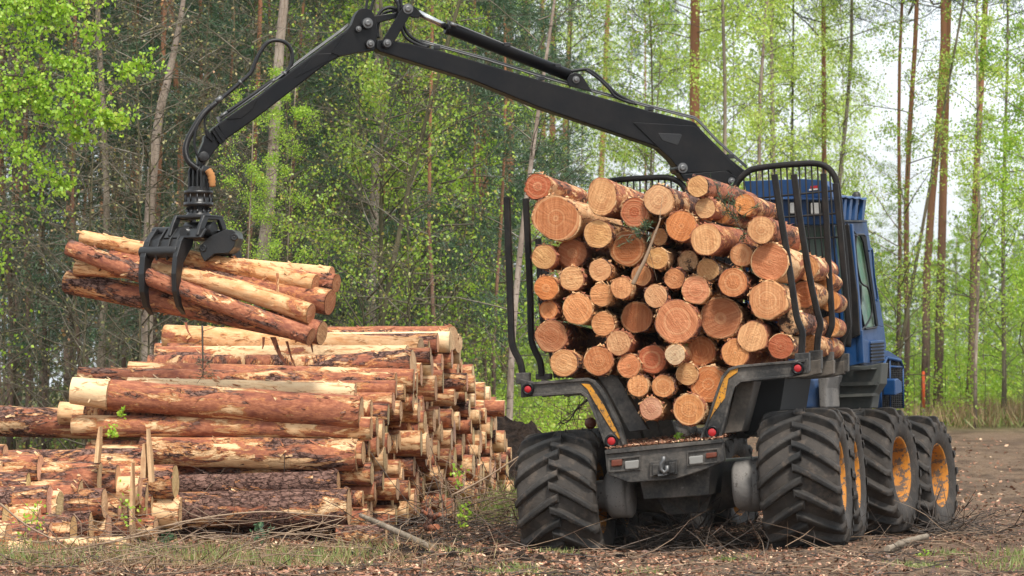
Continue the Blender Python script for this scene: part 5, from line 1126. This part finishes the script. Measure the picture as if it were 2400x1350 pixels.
# trees one can tell apart in the photo
tree('birch', 506, 50, 36, 643, label='leaning pale birch trunk rising behind the crane stick', tm='t_birch', leaf=False)
tree('deadpine', 345, 50, 30, 430, pts=[(345, 1000), (345, 750), (352, 480), (372, 280), (395, 180), (412, 100), (430, 0), (438, -80)], label='grey-pink kinked trunk left of the crane hose loop', tm='t_birch')
tree('pine_low', 362, 58, 15, 372, label='thin red pine close behind the kinked grey-pink trunk')
tree('deadpine', 232, 54, 20, 236, label='greyish pine trunk standing over the left end of the grapple logs', tm='t_grey')
tree('pine_low', 470, 60, 14, 468, label='thin red-orange pine seen just left of the crane tip')
tree('pine_low', 515, 66, 18, 515, label='red pine near the top edge between the kinked trunk and the leaning birch')
tree('pine_low', 30, 70, 26, 34, label='orange-barked pine at the left edge of the photo')
tree('yellow', 806, 48, 15, 1010, label='mossy slanting trunk leaning right, behind the grapple logs')
tree('yellow', 903, 50, 12, 890, label='dark thin upright stem right of the mossy slanting trunk')
tree('pale', 868, 56, 26, 880, label='white speckled birch trunk above the log pile', tm='t_birch', leaf=False)
tree('pale', 1190, 49, 17, 1306, pts=[(1190, 1000), (1198, 850), (1214, 640), (1232, 480), (1252, 330), (1275, 170), (1300, 0), (1310, -60)], label='slim white birch leaning right beside the left stakes', tm='t_birch', leaf=False)
tree('pine_high', 1188, 70, 24, 1192, label='red pine behind the left stakes')
tree('pine_high', 1150, 74, 20, 1140, label='dim red pine left of the leaning white birch')
tree('pine_high', 1618, 78, 30, 1632, label='thick pine straight behind the elbow of the main boom')
tree('pale', 1693, 66, 12, 1694, label='straight grey stem right of the thick pine behind the boom', tm='t_grey')
tree('pale', 1775, 70, 12, 1796, label='slim stem behind the left part of the cab hoop')
tree('pale', 1808, 74, 13, 1812, label='slim mossy stem behind the middle of the cab hoop')
tree('yellow', 1848, 76, 10, 1860, label='thin stem rising from the right part of the cab hoop')
tree('pine_high', 1934, 80, 14, 1932, label='narrow orange-marked pine above the cab roof')
tree('pale', 1962, 76, 13, 1985, label='mossy stem above the corrugated lamp hood')
tree('pine_high', 2118, 74, 14, 2143, label='slim orange pine left of the pine cluster', leaf=True)
tree('pine_high', 2098, 76, 10, 2116, label='crooked thin dark stem left of the slim orange pine')
tree('pine_high', 2166, 72, 20, 2205, label='thick pine at the left of the pair right of the cab')
tree('pine_high', 2196, 73, 22, 2222, label='thick reddish pine at the right of the pair right of the cab')
tree('pine_high', 2268, 76, 18, 2306, label='dark leaning pine with red upper bark near the right edge')
tree('pale', 2285, 70, 9, 2296, label='thin white birch stem beside the dark leaning pine', tm='t_birch')
tree('birch', 2352, 72, 12, 2360, label='bright green dense tree at the right edge', s=.95)
tree('birch', 2420, 70, 14, 2430, label='bright green tree cut by the right edge of the photo')
tree('yellow', 2075, 68, 10, 2240, label='mossy leaning stem crossing the pines right of the cab', tm='t_dark')
# foreground birch just off the left edge, its leafy boughs reach in
tree('birch', -230, 47, 16, -220, s=1.0, label='bright leafy birch whose boughs reach in at the left edge')
tree('birch', 560, 47, 6, 590, s=.42, label='low leafy sapling right of the grapple')
tree('birch', 650, 49, 6, 690, s=.45, label='low leafy sapling behind the right ends of the grapple logs')
# the wood behind, by zones
def zone(kinds, x0, x1, Y0, Y1, n, w0=9, w1=20, s0=.85, s1=1.15):
    for i in range(n):
        px = x0 + (x1 - x0) * (i + rt_.random()) / n; Y = rt_.uniform(Y0, Y1); kd = rt_.choice(kinds); tree(kd, px, Y, rt_.uniform(w0, w1) * 55 / Y, px + rt_.gauss(0, 22), rt_.uniform(s0, s1))
zone(['pine_low', 'pine_low', 'pine_low', 'deadpine'], -60, 1000, 54, 76, 26)
zone(['pine_low', 'pine_low', 'pine_high'], -60, 1150, 78, 118, 32, 14, 26)
zone(['bare'], -40, 1100, 47, 60, 24, 3, 6, .7, 1.1)
zone(['birch', 'yellow', 'pine_low'], 760, 1180, 52, 80, 12, 6, 11)
zone(['yellow', 'birch', 'pale'], 1150, 1650, 66, 95, 8, 5, 9)
zone(['pale', 'yellow', 'pale'], 1650, 2030, 76, 105, 6, 4, 8)
zone(['pine_high'], 1250, 1700, 100, 128, 2, 12, 18)
zone(['yellow', 'birch', 'birch'], 2050, 2450, 76, 92, 8, 4, 7, .3, .55)
zone(['bare'], 1120, 2450, 72, 84, 7, 3, 5, .35, .55)
zone(['birch'], 2070, 2460, 72, 80, 12, 3, 5, .16, .32)
zone(['bare'], 2060, 2460, 70, 75, 9, 2, 4, .14, .26)
zone(['birch', 'yellow'], 1130, 1330, 60, 70, 4, 3, 5, .16, .28)
def ground_at(x, y): return float(gh(x, y))
def build_trees():
    cnt_ = {}; per = {}
    auto = sorted([t for t in TREES if not t['label']], key=lambda t: t['px'])
    for t in auto:
        zn = 'behind the piles' if t['px'] < 1180 else ('behind the machine' if t['px'] < 2060 else 'right of the machine'); nm, lb, ct = TLAB[t['kind']]
        c_ = per.get((t['kind'], zn), 0); per[(t['kind'], zn)] = c_ + 1; t['label'] = f'{lb}, {ORD[c_]} from the left {zn}'
    for i, t in enumerate(TREES):
        kd = t['kind']; Y = t['Y']; X = (t['px'] - 1200) / F * Y; g0 = ground_at(X, Y) - .04; nm, lb, ct = TLAB[kd]
        if t['px'] < 0 and False: continue
        root = empty(nm, (X, Y, g0), t['label'], ct, 'trees and bushes of the wood'); s = t['s']
        pr = PROTO[kd][i % len(PROTO[kd])]; Hh = {'birch': 13, 'yellow': 13, 'pale': 16, 'pine_low': 14, 'pine_high': 19, 'bare': 9, 'deadpine': 14}[kd] * s
        hz = 900 / F * Y + 1.6 - g0; lean = (t['top'] - t['px']) / F * Y / (900 / F * Y)          # metres sideways per metre up
        r0 = t['w'] / 2 / F * Y; mb = MB()
        if t['pts']: path = [P(x, y, Y) - Vector((X, Y, g0)) for x, y in t['pts']]; path[0].z = min(path[0].z, -.02); path = catmull(path, 3); path.append(path[-1] + Vector((lean * 4, 0, 4)))
        else:
            n = 13; path = []; wv = rt_.gauss(0, .03); w2 = rt_.uniform(0, 6)
            for j in range(n): z = Hh * j / (n - 1); path.append(Vector((lean * z + wv * math.sin(z * .7 + w2) * min(z, 2), .02 * math.sin(z + w2), z)))
        m = len(path); rad = [max(.008, r0 * (1.18 if j == 0 else 1) * (1 - (.80 if kd != 'pine_high' else .6) * (j / (m - 1)) ** 1.1)) for j in range(m)]
        mb.tube(path, rad, 12 if t['w'] > 9 else 7); mb.build('trunk', M[t['tm'] or TCOL[kd]], root)
        rz = rt_.random() * 6.28
        for k_, me in enumerate(pr):
            if me is None: continue
            if not t['leaf'] and k_ == 1: continue
            o = bpy.data.objects.new(('branches', 'foliage')[k_], me); C.objects.link(o); o.parent = root; o['kind'] = 'stuff'; sz = s if kd != 'pine_high' else 1
            o.matrix_local = Matrix(((1, 0, lean, 0), (0, 1, 0, 0), (0, 0, 1, 0), (0, 0, 0, 1))) @ Matrix.Scale(s, 4) @ Matrix.Rotation(rz, 4, 'Z')
build_trees()
# leafy boughs hanging in at the upper left, from the birch standing left of the frame
def bough(pts, seed, lab, Y=45, nt=46, leaf='lf_bright', ls=.062):
    rg = np.random.default_rng(seed); pp = [P(x, y, Y + dy) for x, y, dy in pts]; root = empty('birch_bough', pp[0], lab, 'bough', 'leafy boughs at the upper left'); L0 = Vector(pp[0]); cp = catmull(pp, 8)
    mb = MB(); mb.tube(cp, list(np.linspace(.016, .004, len(cp))), 6); mb.build('stem', M['twigdark'], root, L0)
    pa = np.array([list(p) for p in cp]); k_ = rg.integers(2, len(pa), nt); P0 = pa[k_]; D = rg.normal(0, .6, (nt, 3)) + np.array([.45, 0, -.15]); D /= np.linalg.norm(D, axis=1, keepdims=True); Ln = rg.uniform(.15, .5, (nt, 1)); P1 = P0 + D * Ln
    V, Q = sticks(P0, P1, .004, .002); np_mesh('twigs', V - np.array(L0), Q, M['twigdark'], root)
    n = nt * 20; j = rg.integers(0, nt, n); c_ = P0[j] + D[j] * Ln[j] * rg.random((n, 1)) + rg.normal(0, .035, (n, 3)); a_ = rg.normal(0, .7, (n, 3)) + np.array([0, 0, -.8]); sz = rg.uniform(.6, 1.2, n)
    V, Q = leaves(c_, a_, ls * sz, ls * .8 * sz, rg); np_mesh('foliage', V - np.array(L0), Q, M[leaf], root)
bough([(-60, 60, 0), (40, 50, .1), (130, 30, .2), (190, 10, 0)], 31, 'leafy birch bough along the top left corner')
bough([(-60, 120, 0), (60, 100, .1), (150, 140, .1), (215, 60, .3)], 32, 'leafy birch bough just below the top left corner')
bough([(-60, 180, 0), (60, 180, .1), (170, 230, -.1), (240, 270, -.2), (270, 290, 0)], 33, 'long leafy birch bough sagging to the right at the upper left', nt=70)
bough([(-60, 250, 0), (30, 215, .1), (150, 190, 0), (330, 150, .3)], 34, 'arching birch bough reaching farthest right at the upper left', nt=56)
bough([(-60, 330, 0), (20, 345, .1), (80, 385, .1), (145, 430, .2)], 35, 'lowest leafy birch bough at the left edge', nt=46)
bough([(-60, 290, 0), (60, 240, .1), (130, 262, -.1), (180, 315, 0)], 36, 'leafy birch bough hanging down above the lowest one at the left', nt=50)
bough([(-60, 10, 0), (40, 10, 0), (90, 0, 0), (130, 20, 0)], 37, 'leafy birch bough cut by the top left corner')
# far wood that reads as one mass
def far_wood():
    rg = np.random.default_rng(99)
    for nm, mat, n, x0, x1, Y0, Y1, h0, h1, sz in (('far_wood', 'lf_far', 46000, -24, 3.0, 128, 146, 0, 21, .24), ('far_wood', 'lf_far', 16000, -20, 1.0, 122, 128, 0, 9, .22), ('far_wood', 'lf_far', 16000, 2, 26, 150, 172, 0, 7.5, .28), ('far_wood', 'lf_farpale', 9000, 0, 26, 130, 150, 0, 5.0, .22), ('far_wood', 'lf_farpale', 7000, -2, 12, 140, 156, 2, 17, .2)):
        k_ = 90; cx = rg.uniform(x0, x1, k_); cy = rg.uniform(Y0, Y1, k_); cz = rg.uniform(h0, h1, k_); i = rg.integers(0, k_, n); p = np.stack([cx[i], cy[i], cz[i]], 1) + rg.normal(0, 1, (n, 3)) * np.array([1.5, 1.2, 1.1]); p[:, 2] = np.abs(p[:, 2]) + .3
        V, Q = leaves(p, rg.normal(size=(n, 3)), sz * rg.uniform(.6, 1.3, n), sz * .7, rg); o = np_mesh(nm, V, Q, M[mat]); tag(o, {-20: 'low shaded undergrowth line at the back of the left wood', -24: 'dark mass of far trees behind the pile', 2: 'low bluish line of far trees at the right', 0: 'hazy green mass of far undergrowth at the right', -2: 'hazy green far crowns above the load'}[x0] , 'wood', kind='stuff')
    T0, T1, rr = [], [], []
    for i in range(60):
        Y = rg.uniform(120, 150); X = rg.uniform(-24, 3); T0.append((X, Y, 0)); T1.append((X + rg.normal(0, .5), Y, 20)); rr.append(rg.uniform(.08, .2))
    V, Q = sticks(np.array(T0), np.array(T1), np.array(rr), np.array(rr) * .6); tag(np_mesh('far_trunks', V, Q, M['t_pine']), 'far-off thin trunks standing in the back of the wood', 'wood', kind='stuff')
far_wood()
# ------------------------------------------------ ground cover
def scatter(rg, n, x0, x1, y0, y1, skip=True):
    y = y0 + (y1 - y0) * rg.random(n) ** 1.2; hw = (y * 1260 / F); x = rg.uniform(-1, 1, n) * hw; k_ = (x > x0) & (x < x1); x, y = x[k_], y[k_]; return x, y, gh(x, y)
def stuff(name, V, Q, mat, label, cat_): return tag(np_mesh(name, V, Q, M[mat]), label, cat_, kind='stuff')
rg = np.random.default_rng(41)
# chips and dead leaves
x, y, z = scatter(rg, 38000, -9, 9, 27.5, 46); n = len(x); A_ = rg.normal(size=(n, 3)); A_[:, 2] *= .4
w_ = np.where(x < 1.0, 1.0, np.where(x < 3.2, .7, .38)); V, Q = leaves(np.stack([x, y, z + rg.random(n) * .035], 1), A_, rg.uniform(.02, .085, n) * w_, rg.uniform(.012, .04, n) * w_, rg, np.tile([0, 0, 1.], (n, 1)) + rg.normal(0, .5, (n, 3)))
stuff('leaf_litter', V, Q, 'litter', 'reddish bark chips and dead leaves over the ground in the foreground', 'leaf litter')
x, y, z = scatter(rg, 9000, -9, 9, 27.5, 46); n = len(x); A_ = rg.normal(size=(n, 3)); A_[:, 2] *= .4
V, Q = leaves(np.stack([x, y, z + rg.random(n) * .03], 1), A_, rg.uniform(.03, .11, n), rg.uniform(.02, .05, n), rg, np.tile([0, 0, 1.], (n, 1)) + rg.normal(0, .5, (n, 3)))
stuff('leaf_litter', V, Q, 'litterdark', 'dark rotting bark bits between the paler chips in the foreground', 'leaf litter')
x, y, z = scatter(rg, 6000, -2, 9, 44, 66); n = len(x); A_ = rg.normal(size=(n, 3)); A_[:, 2] *= .3
V, Q = leaves(np.stack([x, y, z + .01], 1), A_, rg.uniform(.03, .12, n), rg.uniform(.02, .06, n), rg, np.tile([0, 0, 1.], (n, 1)) + rg.normal(0, .4, (n, 3)))
stuff('road_litter', V, Q, 'litter', 'bark chips trodden into the far part of the dirt track', 'leaf litter')
# twigs lying about: bent, in two or three pieces
def twigs(n, x0, x1, y0, y1, l0, l1, r_, up, mat, name, label, seed, cat_='twigs'):
    rg = np.random.default_rng(seed); x, y, z = scatter(rg, n, x0, x1, y0, y1); n = len(x); p = np.stack([x, y, z + .01 + rg.random(n) * up], 1); az = rg.random(n) * 6.283; S0, S1, R0, R1 = [], [], [], []
    L = rg.uniform(l0, l1, n); d = np.stack([np.cos(az), np.sin(az), rg.normal(0, .16, n)], 1)
    for j in range(4):
        q = p + d * (L / 4)[:, None]; q[:, 2] = np.maximum(q[:, 2], gh(q[:, 0], q[:, 1]) + .006); S0.append(p); S1.append(q); R0.append(np.full(n, r_ * (1 - j * .22))); R1.append(np.full(n, r_ * (1 - (j + 1) * .22))); p = q; d = d + rg.normal(0, .2, d.shape)
    V, Q = sticks(np.concatenate(S0), np.concatenate(S1), np.concatenate(R0), np.concatenate(R1)); stuff(name, V, Q, mat, label, cat_)
twigs(750, -9, 9, 27.5, 42, .2, 1.1, .006, .05, 'twig', 'fallen_twigs', 'pale thin twigs scattered over the ground', 51)
twigs(700, -9, 4, 27.5, 42, .15, .9, .007, .06, 'twigdark', 'fallen_twigs', 'dark thin twigs scattered among the litter', 52)
twigs(380, -9, -1.5, 29, 33.6, .4, 1.6, .006, .35, 'twig', 'tangled_twigs', 'tangle of long pale twigs in front of the near pile', 53)
# dark brush under the machine
def brush(cx, cy, sx, sy, h, n, seed, label, mat='twigdark'):
    rg = np.random.default_rng(seed); x = rg.normal(cx, sx, n); y = rg.normal(cy, sy, n); p = np.stack([x, y, gh(x, y) + rg.random(n) * h], 1); d = rg.normal(size=(n, 3)) * np.array([1, .6, .32]); d /= np.linalg.norm(d, axis=1, keepdims=True); S0, S1 = [], []; L = rg.uniform(.25, .9, n)
    for j in range(3):
        q = p + d * (L / 3)[:, None]; q[:, 2] = np.maximum(q[:, 2], gh(q[:, 0], q[:, 1]) + .005); S0.append(p); S1.append(q); p = q; d = d + rg.normal(0, .25, d.shape)
    V, Q = sticks(np.concatenate(S0), np.concatenate(S1), .0055, .004); stuff('brush_heap', V, Q, mat, label, 'brushwood')
brush(1.75, 35.0, .45, .5, .09, 300, 61, 'dark brushwood crushed under the machine between the rear wheels')
brush(4.75, 38.3, .35, .25, .16, 120, 62, 'thin branches caught under the foremost right wheel')
brush(-1.1, 35.9, .5, .4, .25, 160, 63, 'brushwood at the foot of the pile of cut ends')
brush(-.3, 38.5, .5, 1.0, .5, 200, 64, 'thin saplings and brushwood beside the far end of the big pile', 'twig')
# grass and weeds
def blades(n, x0, x1, y0, y1, h0, h1, w_, mat, label, seed, clump=60, cr=.35, name='grass', lean=.35):
    rg = np.random.default_rng(seed); cy = y0 + (y1 - y0) * rg.random(clump); cx = rg.uniform(x0, x1, clump) * (cy / ((y0 + y1) / 2)); i = rg.integers(0, clump, n); x = cx[i] + rg.normal(0, cr, n); y = cy[i] + rg.normal(0, cr, n); h = rg.uniform(h0, h1, n)
    A_ = rg.normal(0, lean, (n, 3)); A_[:, 2] = 1; A_ /= np.linalg.norm(A_, axis=1, keepdims=True); c_ = np.stack([x, y, gh(x, y)], 1) + A_ * h[:, None] * .5
    V, Q = leaves(c_, A_, h, w_, rg); stuff(name, V, Q, mat, label, 'grass')
blades(1500, -5, -1.2, 30.0, 33.2, .05, .24, .009, 'grass', 'sparse green grass in front of the piles', 71, 34, .16)
blades(1700, -5, -.5, 29.5, 33.4, .06, .28, .008, 'drygrass', 'dry straw-coloured grass in front of the piles', 72, 60, .35, lean=.8)
blades(1500, -.6, 5, 29.5, 33.5, .03, .10, .009, 'grass', 'small moss and grass tufts in the foreground by the wheels', 73, 12, .10, lean=.6)
blades(2600, 4.2, 6, 30, 33, .03, .14, .010, 'grass', 'grass tufts at the lower right corner', 74, 20, .2)
blades(9000, -.6, .9, 40, 58, .15, .5, .014, 'grass', 'green grass between the big pile and the machine', 75, 60, .4)
blades(20000, 2, 13, 70, 84, .15, .75, .015, 'drygrass', 'dry grass along the edge of the wood at the right', 76, 220, .55, lean=.4)
blades(14000, -12, 2.4, 58, 80, .10, .45, .013, 'drygrass', 'dry grass along the edge of the wood behind the pile', 176, 160, .55, lean=.4)
blades(18000, 2, 13, 70, 90, .12, .5, .02, 'grass', 'green undergrowth along the edge of the wood at the right', 77, 220, .6, lean=.5)
blades(12000, -12, 2.4, 58, 84, .10, .42, .018, 'grass', 'green undergrowth along the edge of the wood behind the pile', 177, 160, .6, lean=.5)
blades(14000, -10, 1, 46, 60, .1, .45, .02, 'grass', 'undergrowth on the floor of the left wood', 78, 120, .5, lean=.7)
# leafy undergrowth at the wood's edge
def under(n, x0, x1, y0, y1, h, mat, sz, label, seed, k_=120, sd=.4):
    rg = np.random.default_rng(seed); cx = rg.uniform(x0, x1, k_); cy = rg.uniform(y0, y1, k_); cz = rg.random(k_) ** 1.6 * h; i = rg.integers(0, k_, n); p = np.stack([cx[i], cy[i], cz[i]], 1) + rg.normal(0, 1, (n, 3)) * np.array([sd, sd, sd * .6]); p[:, 2] = np.abs(p[:, 2]) + gh(p[:, 0], p[:, 1]); V, Q = leaves(p, rg.normal(size=(n, 3)), sz * rg.uniform(.6, 1.3, n), sz * .75, rg)
    stuff('undergrowth', V, Q, mat, label, 'undergrowth')
under(14000, 4.0, 14, 74, 94, 2.0, 'lf_bright', .07, 'fresh green brambles and saplings at the wood edge right of the machine', 81)
under(11000, 6.6, 12.5, 70.5, 80, 1.15, 'lf_bright', .075, 'fresh green low shrubs right at the edge of the dirt track', 85, 60, .38)
under(4500, -.8, 1.2, 58, 70, 1.0, 'lf_bright', .06, 'fresh green low shrubs between the big pile and the machine', 86, 30, .3)
under(9000, 0, 13, 80, 112, 2.2, 'lf_pale', .09, 'pale green undergrowth behind the machine', 82)
under(5000, -8, 0, 52, 70, 1.0, 'lf_yellow', .06, 'sparse green undergrowth under the dark trees at the left', 83)
under(9000, -10, 0, 60, 95, 2.6, 'lf_far', .12, 'shaded undergrowth deep in the left wood', 84)
# named branches in the foreground
def gl(px, py, Y=None, up=.03):
    """pixel onto the ground"""
    d = ray(px, py); t = (CAMH - up) / -d.z if d.z < 0 else 30; p = CO + d * t; return Vector((p.x, p.y, float(gh(p.x, p.y)) + up))
def gbranch(pts, r_, label, mat='twig', tw=0, seed=1, Y=None):
    pp = [(P(x, y, Y) if Y else gl(x, y)) for x, y in pts]
    branch_obj('fallen_branch', pp, [r_, r_ * .8, r_ * .5], M[mat], label, 'branch', 'fallen branches in the foreground', twigs=tw, seed=seed)
pole = [P(845, 1208, 35.0), P(900, 1232, 34.5), P(1018, 1286, 33.6)]
mb = MB(); mb.tube(catmull(pole, 4), list(np.linspace(.022, .034, 9)), 12); tag(mb.build('pole', M['t_grey']), 'smooth grey-green pole leaning from the pile down onto the litter', 'pole')
gbranch([(0, 1330), (120, 1300), (300, 1262), (420, 1240)], .012, 'longest pale branch sweeping up from the lower left corner', Y=32.3)
gbranch([(60, 1345), (200, 1290), (420, 1225), (600, 1200), (720, 1205), (810, 1212)], .011, 'pale curved branch arching in front of the thick plated log', Y=33.2, tw=5, seed=3)
gbranch([(330, 1345), (500, 1300), (650, 1255), (800, 1215)], .009, 'thin straight branch rising right towards the foot of the big pile', Y=32.6)
gbranch([(0, 1180), (60, 1230), (130, 1268), (210, 1320)], .010, 'thin branch sloping down in front of the near pile', Y=32.6)
gbranch([(680, 1345), (735, 1270), (760, 1240)], .008, 'short dark twig standing up below the short log piece', 'twigdark', Y=33.6)
gbranch([(1010, 1262), (1060, 1275), (1115, 1290)], .016, 'dark stick lying in the litter left of the left rear wheel', 'twigdark')
gbranch([(2135, 1272), (2180, 1262), (2230, 1268), (2285, 1280)], .014, 'crooked pale branch on the bare soil right of the wheels')
gbranch([(2160, 1268), (2110, 1290), (2060, 1300)], .010, 'thin twig joining the crooked branch right of the wheels')
gbranch([(1720, 1318), (1900, 1330), (2040, 1345)], .008, 'thin straight twig along the bottom edge below the right wheels')
gbranch([(1500, 1300), (1620, 1250), (1690, 1262), (1745, 1300)], .012, 'dark arched branch lying between the rear wheels', 'twigdark', tw=12, seed=6)
gbranch([(1060, 1160), (1130, 1125), (1215, 1070)], .010, 'thin branch reaching from the pile towards the left rear wheel', 'twig', Y=34.0)
mb = MB(); pp = [gl(x, y, up=.06) for x, y in ((2080, 1282), (2120, 1274), (2172, 1262))]; mb.tube(catmull(pp, 5), [.03 + .02 * noise.noise(Vector((i * .9, 0, 0))) for i in range(11)], 9); mb.tube([p + Vector((0, .1, -.02)) for p in pp], [.03, .045, .035], 8)
tag(mb.build('driftwood', M['t_grey'], None), 'split grey piece of wood on the soil in front of the front right wheels', 'wood piece')
mb = MB(); q = [P(x, y, 35.3) for x, y in ((1000, 1238), (1012, 1215), (1005, 1190))]; mb.tube(q, [.05, .04, .02], 9); mb.tube([q[1], P(1032, 1205, 35.2)], [.035, .02], 8); mb.tube([q[1], P(990, 1196, 35.2)], [.03, .015], 8); mb.tube([q[0], P(1025, 1235, 35.1)], [.035, .03], 8)
o = mb.build('stump_root', M['bark']); o.color = (.3, .5, .2, 1); tag(o, 'gnarled reddish root stub standing in the litter right of the pole', 'root')
# clods of dark soil
rg = np.random.default_rng(7); mb = MB()
for i in range(60):
    x = rg.normal(-.9, .5) if i < 40 else rg.normal(.2, .6); y = rg.normal(32.6, .5); c_ = Vector((x, y, float(gh(x, y)))); s_ = rg.uniform(.02, .075); V, Fc = [], []
    bm = bmesh.new(); bmesh.ops.create_icosphere(bm, subdivisions=2, radius=s_)
    V = [c_ + v.co * (1 + .5 * noise.noise(v.co * 20 + c_ * 9)) * (1 if True else 0) for v in bm.verts]; Fc = [tuple(v.index for v in f.verts) for f in bm.faces]; bm.free(); mb.add(V, Fc)
tag(mb.build('soil_clods', M['mound']), 'dark crumbly soil clods turned up at the bottom of the photo', 'soil', kind='stuff')
# mossy mound of needles with a green tuft
# orange marker stakes
def marker(px, y0, y1, Y, label, w_=.03):
    a, b = P(px, y1, Y), P(px - 1, y0, Y); a.z = min(a.z, float(gh(a.x, a.y)) + .02); root = empty('marker_post', a, label, 'marker post', 'orange-topped marker posts'); d = b - a
    mb = MB(); mb.tube([a, a + d * .3], w_, 8); mb.build('post', M['t_grey'], root, a); mb = MB(); mb.tube([a + d * .301, a + d * .98, b], [w_ * 1.05, w_ * 1.05, w_ * .3], 8); mb.build('painted_top', M['orangemark'], root, a)
marker(2165, 870, 985, 71, 'orange painted marker post at the wood edge right of the machine'); marker(1197, 852, 905, 66, 'small orange-red marker post in the green strip left of the stakes', .03)
# two glaucous weeds in front of the pile
for i, (x, y, lab) in enumerate(((610, 1245, 'grey-blue leafy weed in front of the lowest log of the big pile'), (390, 1270, 'larger grey-blue leafy weed at the lower left before the piles'))):
    c_ = P(x, y, 33.6); rg = np.random.default_rng(90 + i); n = 60; p = np.array(c_) + rg.normal(0, .05, (n, 3)); V, Q = leaves(p - np.array(c_), rg.normal(size=(n, 3)), .05, .04, rg)
    m_ = np_mesh('weed', V, Q, M['lf_pine'], loc=c_); tag(m_, lab, 'weed')
# small leafy seedlings
for i, (x, y, Y, sz, lab) in enumerate(((300, 1170, 33.2, .10, 'leafy green seedling in front of the splinters of the near pile'), (88, 1175, 33.2, .09, 'dark green seedling among the near pile\'s cut ends'), (1075, 1100, 34.6, .06, 'tiny seedling in front of the receding cut ends'), (1590, 1022, 34.0, .03, 'tiny green weed growing in the crumbs on the rear deck'), (260, 1010, 34.6, .05, 'green sprout on top of the longest log'), (285, 965, 35.2, .04, 'bright green leaf sprout under the peeled butt'), (2160, 1305, 33.0, .06, 'small green weed by the crooked branch'), (60, 1215, 33.0, .09, 'leafy seedling at the lower left edge'), (1090, 1180, 34.8, .07, 'green seedling at the right foot of the big pile'))):
    c_ = P(x, y, Y); rg = np.random.default_rng(190 + i); n = 34; base = np.array([c_.x, c_.y, max(float(gh(c_.x, c_.y)), c_.z - sz * 4)]) if x not in (1590, 260, 285) else np.array([c_.x, c_.y, c_.z - sz]); root = empty('seedling', base, lab, 'seedling')
    st = np.array([0, 0, 0.]); tp = np.array(c_) - base; V, Q = sticks([st], [tp], .004, .002); np_mesh('stem', V, Q, M['twigdark'], root); p = st + (tp - st) * rg.uniform(.35, 1.1, (n, 1)) + rg.normal(0, sz * .6, (n, 3)); V, Q = leaves(p, rg.normal(size=(n, 3)), .045, .032, rg); np_mesh('foliage', V, Q, M['lf_bright'], root)

# ------------------------------------------------ haze: thin damp air over the whole wood
k = NT('haze_air'); k.t.nodes.remove(k.b); pv = k.t.nodes.new('ShaderNodeVolumePrincipled'); pv.inputs['Color'].default_value = (.86, .93, 1, 1); pv.inputs['Density'].default_value = .00012; pv.inputs['Anisotropy'].default_value = .2
k.t.links.new(pv.outputs[0], k.t.nodes['Material Output'].inputs['Volume'])
mb = MB(); mb.box((0, 620, 14.5), Vector((950, 0, 0)), Vector((0, 740, 0)), Vector((0, 0, 16))); tag(mb.build('haze', k.m), 'thin bluish damp air filling the whole clearing and wood', 'haze', kind='stuff')
